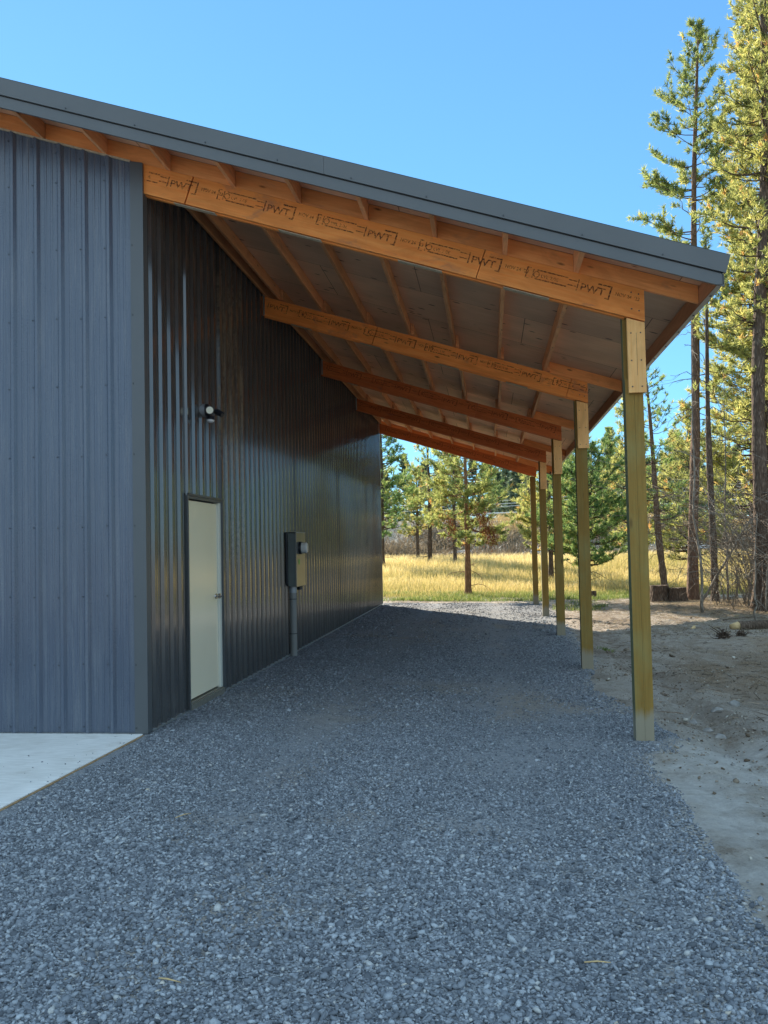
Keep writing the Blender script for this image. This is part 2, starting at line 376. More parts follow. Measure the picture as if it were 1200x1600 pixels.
MT['pole'] = m_bark('pole_wood', (.12, .09, .07), (.22, .18, .15))

# ------------------------------------------------------------------ mesh helpers
def tagp(o, label=None, cat=None, group=None, kind=None):
    if label: o['label'] = label
    if cat: o['category'] = cat
    if group: o['group'] = group
    if kind: o['kind'] = kind
    return o
def empty(name, loc=(0,0,0), rz=0):
    o = bpy.data.objects.new(name, None); o.location = loc; o.rotation_euler = (0, 0, rz); o.empty_display_size = .2
    COL.objects.link(o); return o

class MB:
    def __init__(s): s.v = []; s.f = []; s.mi = []; s.uv = []; s.mats = []
    def mid(s, key):
        if key not in s.mats: s.mats.append(key)
        return s.mats.index(key)
    def face(s, pts, mat, uv=None):
        b = len(s.v); s.v += [tuple(p) for p in pts]; s.f.append(tuple(range(b, b+len(pts)))); s.mi.append(s.mid(mat))
        if uv is None: uv = [(0, 0)]*len(pts)
        s.uv += list(uv)
    def hexa(s, P, mat, bev=0):
        """P: 8 corners, first 4 bottom loop, last 4 top loop (same order). UV: u along the longest edge"""
        P = [Vector(p) for p in P]
        L = [(P[1]-P[0]).length, (P[3]-P[0]).length, (P[4]-P[0]).length]
        ax = L.index(max(L)); off = (random.random()*3, random.random()*3)
        loc = [(0,0,0),(L[0],0,0),(L[0],L[1],0),(0,L[1],0),(0,0,L[2]),(L[0],0,L[2]),(L[0],L[1],L[2]),(0,L[1],L[2])]
        for q in ((0,3,2,1),(4,5,6,7),(0,1,5,4),(1,2,6,5),(2,3,7,6),(3,0,4,7)):
            cs = [loc[i] for i in q]; rest = [a for a in range(3) if a != ax]
            rng = [max(c[a] for c in cs)-min(c[a] for c in cs) for a in rest]
            va = rest[0] if rng[0] >= rng[1] else rest[1]
            uv = [(c[ax]+off[0], c[va]+off[1]+.37*va) for c in cs]
            s.face([P[i] for i in q], mat, uv)
    def box(s, x0, x1, y0, y1, z0, z1, mat):
        s.hexa([(x0,y0,z0),(x1,y0,z0),(x1,y1,z0),(x0,y1,z0),(x0,y0,z1),(x1,y0,z1),(x1,y1,z1),(x0,y1,z1)], mat)
    def sbox(s, x0, x1, y0, y1, h0, h1, mat, zf=None, cut=None):
        """box following the roof slope: heights h0,h1 above the beam-top line"""
        zf = zf or ztop
        s.hexa([(x0,y0,zf(x0)+h0),(x1,y0,zf(x1)+h0),(x1,y1,zf(x1)+h0),(x0,y1,zf(x0)+h0),
                (x0,y0,zf(x0)+h1),(x1,y0,zf(x1)+h1),(x1,y1,zf(x1)+h1),(x0,y1,zf(x0)+h1)], mat)
    def tube(s, pts, rads, mat, n=8, cap=True):
        pts = [Vector(p) for p in pts]; rings = []; L = 0
        for i, p in enumerate(pts):
            d = (pts[min(i+1, len(pts)-1)] - pts[max(i-1, 0)]).normalized()
            a = d.orthogonal().normalized() if i == 0 else (rings[-1][1] - d*rings[-1][1].dot(d)).normalized()
            b = d.cross(a); r = rads[i] if hasattr(rads, '__len__') else rads
            if i: L += (p-pts[i-1]).length
            rings.append(([p+(a*math.cos(t)+b*math.sin(t))*r for t in [2*math.pi*k/n for k in range(n)]], a, L))
        for i in range(len(rings)-1):
            for k in range(n):
                k2 = (k+1) % n
                s.face([rings[i][0][k], rings[i][0][k2], rings[i+1][0][k2], rings[i+1][0][k]], mat, [(rings[i][2], k*.1), (rings[i][2], k*.1+.1), (rings[i+1][2], k*.1+.1), (rings[i+1][2], k*.1)])
        if cap:
            s.face(list(reversed(rings[0][0])), mat); s.face(rings[-1][0], mat)
    def build(s, name, parent=None, bevel=0, smooth=False, loc=None):
        me = bpy.data.meshes.new(name)
        v = s.v
        if loc is not None: v = [(a-loc[0], b-loc[1], c-loc[2]) for a, b, c in v]
        me.from_pydata(v, [], s.f)
        for k in s.mats: me.materials.append(MT[k])
        me.polygons.foreach_set('material_index', s.mi)
        u = me.uv_layers.new(name='UVMap'); u.data.foreach_set('uv', np.array(s.uv, 'f').ravel())
        import bmesh
        bm = bmesh.new(); bm.from_mesh(me); bmesh.ops.remove_doubles(bm, verts=bm.verts, dist=1e-5); bmesh.ops.recalc_face_normals(bm, faces=bm.faces); bm.to_mesh(me); bm.free()
        if smooth: me.polygons.foreach_set('use_smooth', [True]*len(me.polygons))
        o = bpy.data.objects.new(name, me); COL.objects.link(o)
        if loc is not None: o.location = loc
        if parent is not None: o.parent = parent
        if bevel:
            b = o.modifiers.new('bevel', 'BEVEL'); b.width = bevel; b.segments = 2; b.limit_method = 'ANGLE'; b.angle_limit = R(40)
        return o

def np_mesh(name, V, Fc, mat, rnd=None, parent=None, smooth=False, attr='rnd', mats=None, mi=None):
    """V (n,3), Fc (m,k) constant k"""
    me = bpy.data.meshes.new(name); k = Fc.shape[1]
    me.vertices.add(len(V)); me.vertices.foreach_set('co', V.astype('f').ravel())
    me.loops.add(Fc.size); me.loops.foreach_set('vertex_index', Fc.astype('i').ravel())
    me.polygons.add(len(Fc)); me.polygons.foreach_set('loop_start', np.arange(0, Fc.size, k, dtype='i')); me.polygons.foreach_set('loop_total', np.full(len(Fc), k, 'i'))
    if smooth: me.polygons.foreach_set('use_smooth', np.ones(len(Fc), bool))
    for q in (mats or [mat]): me.materials.append(MT[q])
    if mi is not None: me.polygons.foreach_set('material_index', mi.astype('i'))
    if rnd is not None:
        a = me.attributes.new(attr, 'FLOAT', 'POINT'); a.data.foreach_set('value', rnd.astype('f'))
    me.update(calc_edges=True)
    o = bpy.data.objects.new(name, me); COL.objects.link(o)
    if parent is not None: o.parent = parent
    return o

# ------------------------------------------------------------------ ground height
def vnoise(x, y, f, seed=0):
    """cheap smooth value noise"""
    x = np.asarray(x, float)*f + seed*17.3; y = np.asarray(y, float)*f + seed*5.1
    xi, yi = np.floor(x), np.floor(y); fx, fy = x-xi, y-yi
    h = lambda a, b: np.modf(np.abs(np.sin(a*127.1+b*311.7+seed)*43758.5453))[0]
    ux, uy = fx*fx*(3-2*fx), fy*fy*(3-2*fy)
    return (h(xi,yi)*(1-ux)+h(xi+1,yi)*ux)*(1-uy)+(h(xi,yi+1)*(1-ux)+h(xi+1,yi+1)*ux)*uy - .5
def sst(x, a, b):
    t = np.clip((np.asarray(x, float)-a)/(b-a), 0, 1); return t*t*(3-2*t)
def gbase(x, y):
    """smooth ground level"""
    x = np.asarray(x, float); y = np.asarray(y, float)
    z = -.018 - .044*sst(x, 0, 4.2) - .055*sst(x, 4.3, 5.6)*(1-sst(y, 8, 12))
    z = z - .03*sst(y, 12, 18) + .66*sst(y, 23, 50)
    bank = sst(y, 51, 62)*(2.6 + .5*np.sin(x*.13+1))
    bank = bank * (1 - .0*x)
    z = z + bank + .012*np.clip(y-62, 0, 400)
    # low needle-covered mound under the roadside pines
    z = z + .10*np.exp(-(((x-8.6)/1.9)**2 + ((y-15.0)/4.0)**2))
    return z
def edge_x(y):
    """right edge of the gravel"""
    ys = [-14, -4.5, -3.5, -2.2, -.8, .2, 1.2, 2.6, 5, 8, 11, 13.5, 19]
    xs = [4.3, 4.15, 4.17, 4.23, 4.18, 4.55, 4.45, 4.15, 4.42, 4.5, 4.55, 4.6, 4.7]
    return np.interp(y, ys, xs) + .10*vnoise(y, y*0, 1.7, 3) + .05*vnoise(y, y*0, 6, 5)
def grid(xs, ys):
    X, Y = np.meshgrid(xs, ys); n, m_ = X.shape
    idx = np.arange(n*m_).reshape(n, m_)
    Fc = np.stack([idx[:-1,:-1], idx[:-1,1:], idx[1:,1:], idx[1:,:-1]], -1).reshape(-1, 4)
    return X.ravel(), Y.ravel(), Fc
def axis(*seg):
    out = []
    for a, b, st in seg: out.append(np.arange(a, b, st))
    out.append([seg[-1][1]]); return np.concatenate(out)
xs = axis((-600,-60,60), (-60,-14,4), (-14,3.6,1.2), (3.6,7.5,.05), (7.5,13,.14), (13,40,1.2), (40,80,5), (80,600,65))
ys = axis((-300,-30,45), (-30,-6,2), (-6,2.5,.05), (2.5,12,.09), (12,26,.3), (26,75,.8), (75,130,6), (130,900,77))
X, Y, Fc = grid(xs, ys)
def gdirt(X, Y):
    z = gbase(X, Y)
    n = .030*vnoise(X, Y, 1.6, 1) + .036*vnoise(X*.55, Y, 4.2, 2) + .032*vnoise(X*.8, Y, 9, 4) + .018*vnoise(X, Y, 19, 6)
    rut = -.05*np.exp(-((X-4.95-.05*np.sin(Y*.9))/.16)**2)*sst(Y, -1.5, 0)*(1-sst(Y, 8, 10)) + .035*np.exp(-((X-5.3)/.2)**2)*sst(Y, -1, .5)*(1-sst(Y, 8, 10))
    rut = rut + .07*np.exp(-((X-7.3)/.5)**2-((Y-8.2)/1.2)**2) - .06*np.exp(-((X-7.2)/.5)**2-((Y-6.2)/.9)**2)
    big = .5*vnoise(X, Y, .12, 9)*sst(Y, 52, 60)
    return z + n*sst(X, 3.9, 4.6)*(1-sst(Y, 24, 30)) + n*.6*sst(Y, 18, 19)*(1-sst(X, 3.9, 4.6)) + rut + big
Z = gdirt(X, Y) - .04*(1-sst(X, edge_x(Y)-.35, edge_x(Y)+.05))*(1-sst(Y, 18.0, 18.6)) - .25*(1-sst(X, -12.5, -13.2))*sst(X,-13.2,-12.5)*(1-sst(X,-1.2,-.2))*sst(Y,.5,1.5)*(1-sst(Y,15,16))
g = np_mesh('ground', np.stack([X, Y, Z], 1), Fc, 'ground', smooth=True); tagp(g, kind='structure')
ca = g.data.attributes.new('zone', 'FLOAT_COLOR', 'POINT')
fieldw = sst(Y + 1.2*vnoise(X, Y, .8, 8), 20.0, 22.5)*(1-sst(Y, 50, 52)) * np.maximum(1-sst(X, 60, 80), 0)
bankw = sst(Y, 50, 52)
litw = np.exp(-(((X-8.8)/1.7)**2 + ((Y-15.2)/3.2)**2))*.9 + .9*np.exp(-(((X-8.0)/.9)**2 + ((Y-7.4)/1.1)**2)) + .5*np.exp(-(((X-6.3)/.9)**2 + ((Y-3.4)/1.5)**2)) + .55*sst(X, 4.9, 5.8)*np.exp(-((Y-5.0)/2.6)**2)
cz = np.stack([fieldw, bankw, np.clip(litw, 0, 1), .9*(1-sst(Y, -.6, .9))*sst(Y, -5, -3)+.25*(1-sst(Y,5,8))], 1); ca.data.foreach_set('color', cz.astype('f').ravel())

# gravel driveway: its own sheet, sinking under the soil at its ragged edge
xs = axis((-14,-1,.8), (-1,0,.2), (0,5.2,.05)); ys = axis((-14,-5.2,.5), (-5.2,2.5,.05), (2.5,9,.1), (9,19,.16))
X, Y, Fc = grid(xs, ys)
def ggrav(X, Y):
    ex = edge_x(Y)
    end = 18.3 + .35*vnoise(X, X*0, 1.1, 3) - .25*np.clip(X-3, 0, 3)
    z = gbase(X, Y) + .008 + .010*vnoise(X, Y, 1.1, 21) + .008*vnoise(X, Y, 5, 22) + .004*vnoise(X, Y, 12, 23)
    tr = -.012*np.exp(-((X-1.5)/.3)**2) - .012*np.exp(-((X-3.2)/.3)**2)
    return z + tr - .09*sst(X, ex-.1, ex+.35) - .10*sst(Y, end-.3, end+.4)
Z = ggrav(X, Y)
patch_ = lambda x, y: np.clip(np.exp(-((x-1.7)/.55)**2-((y-.9)/.8)**2)+.8*np.exp(-((x-2.5)/.7)**2-((y-2.6)/1.0)**2)+.7*np.exp(-((x-3.4)/.5)**2-((y-1.9)/1.0)**2)+.6*np.exp(-((x-2.2)/.9)**2-((y-9)/2.5)**2), 0, 1)*np.clip(.75+1.2*vnoise(x, y, 3.3, 91), 0, 1)
gd = np_mesh('gravel_driveway', np.stack([X, Y, Z], 1), Fc, 'gravel', smooth=True, rnd=np.clip(sst(X, edge_x(Y)-.35, edge_x(Y)+.12)*.9 + .42*patch_(X, Y), 0, 1), attr='edge')
tagp(gd, kind='structure')

# loose stones
def stones(n, bx, by, size, seed, keep=None):
    r = np.random.default_rng(seed)
    x = r.uniform(*bx, n); y = r.uniform(*by, n)
    if keep is not None: k = keep(x, y, r); x, y = x[k], y[k]
    n = len(x); s = size*np.exp(np.clip(r.normal(0, .38, n), -1, .62))
    return x, y, s
ICO_V = []
_p = (1+5**.5)/2
for a, b in ((-1, _p), (1, _p), (-1, -_p), (1, -_p)): ICO_V.append((a, b, 0))
for a, b in ((-1, _p), (1, _p), (-1, -_p), (1, -_p)): ICO_V.append((0, a, b))
for a, b in ((_p, -1), (_p, 1), (-_p, -1), (-_p, 1)): ICO_V.append((a, 0, b))
ICO_V = np.array(ICO_V)/math.hypot(1, _p)
ICO_F = np.array([(0,11,5),(0,5,1),(0,1,7),(0,7,10),(0,10,11),(1,5,9),(5,11,4),(11,10,2),(10,7,6),(7,1,8),(3,9,4),(3,4,2),(3,2,6),(3,6,8),(3,8,9),(4,9,5),(2,4,11),(6,2,10),(8,6,7),(9,8,1)])
OCT_V = np.array([(1,0,0),(-1,0,0),(0,1,0),(0,-1,0),(0,0,1),(0,0,-1)], float)
OCT_F = np.array([(0,2,4),(2,1,4),(1,3,4),(3,0,4),(2,0,5),(1,2,5),(3,1,5),(0,3,5)])
def stone_mesh(name, x, y, z, s, seed, base=(ICO_V, ICO_F), mat='stone', bury=.25):
    r = np.random.default_rng(seed); n = len(x); BV, BF = base; k = len(BV)
    V = np.sign(BV[None])*np.abs(BV[None])**.75*(1+r.uniform(-.42, .34, (n, k, 1)))
    V = V*(s[:, None, None]*np.stack([r.uniform(.75, 1.35, n), r.uniform(.6, 1.05, n), r.uniform(.4, .75, n)], 1)[:, None, :])
    t = r.uniform(0, 2*np.pi, n); c, sn = np.cos(t)[:, None], np.sin(t)[:, None]
    tl = r.normal(0, .3, (n, 2))
    Vx = V[..., 0]*c - V[..., 1]*sn; Vy = V[..., 0]*sn + V[..., 1]*c; Vz = V[..., 2] + Vx*tl[:, :1] + Vy*tl[:, 1:]
    V = np.stack([Vx + x[:, None], Vy + y[:, None], Vz + (z+s*bury)[:, None]], -1)
    Fx = (BF[None] + (np.arange(n)*k)[:, None, None]).reshape(-1, 3)
    rnd = np.repeat(np.clip(r.beta(1.3, 1.4, n) - .06*(r.random(n) > .5) + 0, 0, .94) + (r.random(n) > .985)*.05, k)
    return V.reshape(-1, 3), Fx, rnd
def patch(x, y): return np.clip(np.exp(-((x-1.7)/.55)**2-((y-.9)/.8)**2)+.8*np.exp(-((x-2.5)/.7)**2-((y-2.6)/1.0)**2)+.7*np.exp(-((x-3.4)/.5)**2-((y-1.9)/1.0)**2)+.6*np.exp(-((x-2.2)/.9)**2-((y-9)/2.5)**2), 0, 1)*np.clip(.75+1.2*vnoise(x, y, 3.3, 91), 0, 1)
def dens(x, y, r):
    m_ = vnoise(x, y, 1.3, 31) + .6*vnoise(x, y, 3.7, 32)
    ok = (x < edge_x(y)+.12*r.normal(0, 1, len(x))) & (x > -.02 + .0*y)
    vis = np.abs((x-CAM[0]) + .117*(y-CAM[1])) < .50*(y-CAM[1]) + .35
    slab = (x < .06) & (y < 0.03)
    leftarea = (x < 0) & (y < -2.3)
    return ok & vis & ~slab & (r.random(len(x)) < np.clip(.78+1.1*m_, .22, 1)*(1-.80*np.exp(-((x-1.45)/.34)**2)*sst(y, -3.2, -.5) - .80*np.exp(-((x-3.15)/.34)**2)*sst(y, -3.2, -.5))*(1-.85*patch(x, y)))
packs = []
for n, by, size, base, sd in ((6000, (-5.0, -2.6), .0112, (ICO_V, ICO_F), 9), (150000, (-5.0, -2.4), .0066, (ICO_V, ICO_F), 1), (14000, (-5.0, -1.5), .0100, (ICO_V, ICO_F), 2),
                              (190000, (-2.4, 1.2), .0070, (OCT_V, OCT_F), 3), (7500, (-2.0, 4), .0105, (ICO_V, ICO_F), 4), (110000, (1.2, 8), .0085, (OCT_V, OCT_F), 5), (20000, (8, 18.2), .013, (OCT_V, OCT_F), 6)):
    x, y, s = stones(n, (0.0, 5.0), by, size, sd, dens)
    packs.append(stone_mesh('g', x, y, ggrav(x, y), s, sd+50, base))
def dens2(x, y, r): return (x < -.04) & (y < -2.45 - .6*np.abs(x)*0) & (r.random(len(x)) < .8)
x, y, s = stones(26000, (-1.2, 0.02), (-5.0, -2.45), .0066, 77, lambda x, y, r: (y < -2.45)); packs.append(stone_mesh('g', x, y, ggrav(x, y), s, 99))
o = 0; VV, FF, RR = [], [], []
for V, Fx, rd in packs: VV.append(V); FF.append(Fx+o); RR.append(rd); o += len(V)
st = np_mesh('loose_gravel', np.concatenate(VV), np.concatenate(FF), 'stone', np.concatenate(RR))
tagp(st, 'loose grey crushed stones scattered over the driveway', 'gravel', kind='stuff')

x, y, s = stones(420, (-1.6, -.02), (-2.55, -.06), .0050, 88, lambda x, y, r: r.random(len(x)) < np.exp((x+.05)/.22)); V, Fx, rd = stone_mesh('g', x, y, x*0+.001, s, 98, (OCT_V, OCT_F)); tagp(np_mesh('slab_grit', V, Fx, 'stone', rd), 'stray gravel grit on the concrete slab edge', 'grit', kind='stuff')
# clods and pebbles on the soil right of the gravel
x, y, s = stones(36000, (4.1, 10.5), (-4.2, 13), .0075, 8, lambda x, y, r: (x > edge_x(y)) & (r.random(len(x)) < np.clip(.35+1.4*vnoise(x, y, 1.1, 41) + .25*np.exp(-((x-5.1)/.4)**2), .03, 1)))
s = s*np.where(RNG.random(len(s)) > .965, 2.6, 1)
V, Fx, rd = stone_mesh('c', x, y, gdirt(x, y), s, 9, (ICO_V, ICO_F))
MT['clod'] = m_leaf('soil_clods', [(0, (.10, .07, .045)), (.5, (.24, .19, .14)), (.9, (.40, .36, .30)), (1, (.62, .58, .5))], 0.0, .9)
tagp(np_mesh('soil_clods', V, Fx, 'clod', rd), 'small clods and pebbles strewn over the bare soil', 'pebbles', kind='stuff')
# the loose windrow of dry needles, twigs and bark at the wood's edge
def sticks(name, n, fx, mat, L, w, seed, lift=.01, label=None, cat=None):
    r = np.random.default_rng(seed); x, y = fx(r, n); n = len(x)
    z = gdirt(x, y) + lift*r.random(n); a = r.uniform(0, np.pi, n); l = L*np.exp(r.normal(0, .4, n)); d = np.stack([np.cos(a), np.sin(a), r.normal(0, .10, n)], 1)*l[:, None]
    p = np.stack([x, y, z], 1); s_ = np.cross(d, (0, 0, 1)); s_ = s_/np.linalg.norm(s_, axis=1)[:, None]*w
    up = np.array([0, 0, w])
    V = np.stack([p-s_, p+s_, p+d, p+up*1.3], 1).reshape(-1, 3); i = np.arange(n)*4
    Fx = np.concatenate([np.stack([i, i+1, i+2], 1), np.stack([i, i+3, i+2], 1), np.stack([i+1, i+2, i+3], 1)])
    return tagp(np_mesh(name, V, Fx, mat, np.repeat(r.random(n), 4)), label, cat, kind='stuff')
sticks('fallen_twigs', 1500, lambda r, n: (r.uniform(4.7, 11, n), r.uniform(.5, 14, n)), 'litter', .16, .006, 62, .02, 'dark twigs and bark bits scattered over the shaded soil', 'twigs')
def litter_xy(r, n):
    x = np.concatenate([r.normal(8.4, 1.3, n//2), r.uniform(5.0, 11, n//2)]); y = np.concatenate([r.normal(14.2, 2.6, n//2), r.uniform(6, 19, n//2)])
    k = (x > 4.9) & (y < 21) & (r.random(len(x)) < .25 + .75*(y > 9)); return x[k], y[k]
sticks('needle_litter', 30000, litter_xy, 'brush', .07, .0035, 61, .03, 'brown twigs and dry needles littering the soil under the pines', 'litter')

# ------------------------------------------------------------------ concrete slab
b = MB(); b.hexa([(-12.4,-2.6,-.10),(-.075,-2.6,-.10),(-.02,-.02,-.10),(-12.4,-.02,-.10),(-12.4,-2.6,.0),(-.075,-2.6,.0),(-.02,-.02,.0),(-12.4,-.02,.0)], 'concrete')
sl = b.build('concrete_slab', bevel=.006); tagp(sl, kind='structure')
b = MB(); b.hexa([(-.073,-2.62,-.12),(-.050,-2.62,-.12),(.004,-.05,-.12),(-.018,-.05,-.12),(-.073,-2.62,-.006),(-.050,-2.62,-.006),(.004,-.05,-.006),(-.018,-.05,-.006)], 'form')
tagp(b.build('form_board', bevel=.002), 'thin brown form board left along the pale slab edge by the gravel', 'board')

# ================================================================== THE BUILDING
BLD = empty('metal_building', (0, 0, 0))
tagp(BLD, 'charcoal ribbed steel building with an open timber lean-to roof over the gravel', 'building')

def rib_profile(a0, a1, phase):
    """(coordinate, outward offset) pairs along a wall between a0 and a1"""
    out = [(a0, 0.0)]; k0 = math.floor((a0-phase)/.2286)-1; k1 = math.ceil((a1-phase)/.2286)+1
    for k in range(k0, k1+1):
        c = phase + k*.2286
        for da, o_ in ((-.034, 0), (-.012, .026), (.012, .026), (.034, 0), (.075, 0), (.080, .0035), (.094, .0035), (.099, 0), (.130, 0), (.135, .0035), (.149, .0035), (.154, 0)):
            if a0 < c+da < a1: out.append((c+da, o_))
    out.append((a1, 0.0)); return out
def screws_at(b, pts, axis_):
    for (a, z, off) in pts:
        r_ = .0062
        if axis_ == 'X': base = Vector((a, -off, z)); d = Vector((0, -1, 0)); e = Vector((1, 0, 0))
        else: base = Vector((off, a, z)); d = Vector((1, 0, 0)); e = Vector((0, 1, 0))
        u = Vector((0, 0, 1))
        ring = [base + (e*math.cos(t)+u*math.sin(t))*r_ for t in [i*math.pi/3 for i in range(6)]]
        top = [p + d*.006 for p in ring]
        for i in range(6): b.face([ring[i], ring[(i+1)%6], top[(i+1)%6], top[i]], 'screw')
        b.face(top, 'screw')
# front wall
b = MB(); pr = rib_profile(XW, -.086, -.302)
def ftop(x): return ztop(x) - .012
for (a, oa), (c, oc) in zip(pr[:-1], pr[1:]):
    segs = [(a, oa, c, oc)]
    if a < XR < c:
        om = oa + (oc-oa)*(XR-a)/(c-a); segs = [(a, oa, XR, om), (XR, om, c, oc)]
    for a_, o1, c_, o2 in segs:
        b.face([(a_,-o1,.004),(c_,-o2,.004),(c_,-o2,ftop(c_)),(a_,-o1,ftop(a_))], 'front')
rows = [.05, .60, 1.20, 1.82, 2.455, 3.085, 3.70, 4.33, 4.95, 5.6]
pts = []
for k in range(0, 20):
    x_ = -.302 - .2286*k - .044
    for z_ in rows:
        if z_ < ftop(x_)-.05: pts.append((x_, z_ + .006*math.sin(k*1.7+z_), .0))
    pts.append((x_, ftop(x_)-.09, .0))
screws_at(b, pts, 'X')
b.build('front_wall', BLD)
# side wall, with the door opening left out
DY0, DY1, DZ0, DZ1 = 1.085, 2.235, .03, 2.15
b = MB()
for seg in ((0.012, DY0, 0.004), (DY0, DY1, DZ1), (DY1, WL-.01, 0.004)):
    pr = rib_profile(seg[0], seg[1], .19-.0)
    for (a, oa), (c, oc) in zip(pr[:-1], pr[1:]):
        b.face([(oa,a,seg[2]+.0),(oc,c,seg[2]),(oc,c,ZB+PH-.004),(oa,a,ZB+PH-.004)], 'side')
pts = []
for k in range(0, 30):
    y_ = .19 + .2286*k + .045
    for z_ in (.06, .62, 1.225, 1.845, 2.44, 3.06, 3.70, 4.3):
        if not (DY0-.04 < y_ < DY1+.04 and z_ < DZ1+.05): pts.append((y_, z_ + .008*math.sin(k*2.1), .0))
screws_at(b, pts, 'Y')
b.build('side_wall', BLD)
# rear and far walls
b = MB()
pr = rib_profile(XW, -.012, -.302)
for (a, oa), (c, oc) in zip(pr[:-1], pr[1:]):
    for a_, c_ in ([(a, c)] if not a < XR < c else [(a, XR), (XR, c)]):
        b.face([(a_,WL+oa,.0),(c_,WL+oc,.0),(c_,WL+oc,ftop(c_)),(a_,WL+oa,ftop(a_))], 'side')
b.build('rear_wall', BLD)
b = MB(); pr = rib_profile(0.0, WL, .1)
for (a, oa), (c, oc) in zip(pr[:-1], pr[1:]): b.face([(XW-oa,a,0),(XW-oc,c,0),(XW-oc,c,ftop(XW)),(XW-oa,a,ftop(XW))], 'side')
b.build('far_wall', BLD)
# corner trims
b = MB()
b.hexa([(-.092,-.026,.0),(.026,-.026,.0),(.026,-.022,.0),(-.092,-.022,.0),(-.092,-.026,ftop(-.092)-.0),(.026,-.026,ztop(0)-.006),(.026,-.022,ztop(0)-.006),(-.092,-.022,ftop(-.092))], 'trim')
b.box(.022,.026,-.0215,.075,.0,ZB-.008,'trim'); b.box(-.092,-.087,-.0215,-.003,.0,ZB-.02,'trim'); b.box(.004,.022,.071,.0755,.0,ZB-.008,'trim')
pts = [(-.078, z_, .026) for z_ in rows[:8]]; screws_at(b, pts, 'X')
b.build('corner_trim', BLD)
b = MB(); b.box(.022,.027,WL-.09,WL+.027,.0,ZB+.1,'trim'); b.box(-.09,.022,WL+.022,WL+.027,.0,ZB+.0,'trim')
b.build('corner_trim', BLD)
b = MB(); b.box(.004,.034,.08,DY0-.03,-.004,.010,'trim_edge'); b.box(.004,.034,DY1+.03,WL,-.004,.010,'trim_edge'); b.build('base_trim', BLD)
b = MB(); b.box(XW+.02,-.02,.03,WL-.03,-.3,.0,'concrete'); b.box(-.018,.002,.03,WL-.03,-.3,-.006,'dark'); b.build('foundation', BLD)
# pale batten under the purlin ends above the front wall
b = MB(); b.sbox(XW, XR, .006, .04, -.014, -.001, 'lathe'); b.sbox(XR, -.09, -.024, .04, -.016, -.001, 'lathe'); b.build('batten', BLD)

# ---- beams (two-ply, with stamped front face)
def text_mesh(body, size, ext=0.0):
    cu = bpy.data.curves.new('t', 'FONT'); cu.body = body; cu.size = size; cu.align_x = 'LEFT'; cu.align_y = 'BOTTOM_BASELINE'; cu.offset = ext; cu.resolution_u = 2
    ob = bpy.data.objects.new('t', cu); COL.objects.link(ob)
    dg = bpy.context.evaluated_depsgraph_get(); me = bpy.data.meshes.new_from_object(ob.evaluated_get(dg))
    V = [tuple(v.co) for v in me.vertices]; Fs = [tuple(p.vertices) for p in me.polygons]
    bpy.data.objects.remove(ob); bpy.data.curves.remove(cu); bpy.data.meshes.remove(me)
    return V, Fs
T_PWT = text_mesh('PWT', .088, .0010); T_DATE = text_mesh("NOV 24  '23", .042, .0006); T_T = text_mesh('22', .042, .0006)
T_TINY = text_mesh('LVL 2.0E', .040)
def stamp(b, s0, h0, y, smin=-9, smax=99, faint=False):
    """s0: position along the slope of the P, h0: height over the beam's lower edge; drawn on plane y"""
    ca, sa = 1/NS, SL/NS
    def P(u, v):
        s_ = s0+u; hh = h0+v
        x = s_*ca + hh*sa; z = (ZB-BH) - s_*sa + hh*ca
        return (x, y, z)
    def quad(u0, v0, u1, v1):
        u0c, u1c = max(u0, smin-s0), min(u1, smax-s0)
        if u1c-u0c > .002: b.face([P(u0c,v0),P(u1c,v0),P(u1c,v1),P(u0c,v1)], 'ink')
    def text(T, u, v, sx=1):
        V, Fs = T
        for f in Fs:
            us = [V[i][0]*sx+u for i in f]
            if min(us)+s0 < smin or max(us)+s0 > smax: continue
            b.face([P(V[i][0]*sx+u, V[i][1]+v) for i in f], 'ink')
    text(T_PWT, 0.015, .0, 1.12)
    quad(-.012, -.012, -.002, .085)                                  # bar before the P
    quad(.155, .082, .275, .094); quad(.262, -.022, .275, .082); quad(.235, -.022, .262, -.012)   # flag over the T
    quad(-.09, .060, -.020, .068); quad(-.09, .018, -.020, .026)     # short double dashes
    quad(-.37, .072, -.10, .082); quad(-.37, -.004, -.10, .006)      # long bars of the mark
    quad(-.40, .000, -.392, .078); quad(-.455, -.010, -.445, .088)
    quad(-.445, .08, -.42, .088); quad(-.445, -.01, -.42, -.002)
    for k in range(16):                                              # ring
        t0, t1 = 2*math.pi*k/16, 2*math.pi*(k+1)/16
        pr_ = [(.028, t0), (.028, t1), (.020, t1), (.020, t0)]
        us = [(-.415+r_*math.cos(t)+.05, .039+r_*math.sin(t)) for r_, t in pr_]
        if min(u for u, v in us)+s0 > smin and max(u for u, v in us)+s0 < smax: b.face([P(u, v) for u, v in us], 'ink')
    text(T_TINY, -.325, .022, 1.05)
    text(T_DATE, .31, .030, .95)
slen = XE*NS
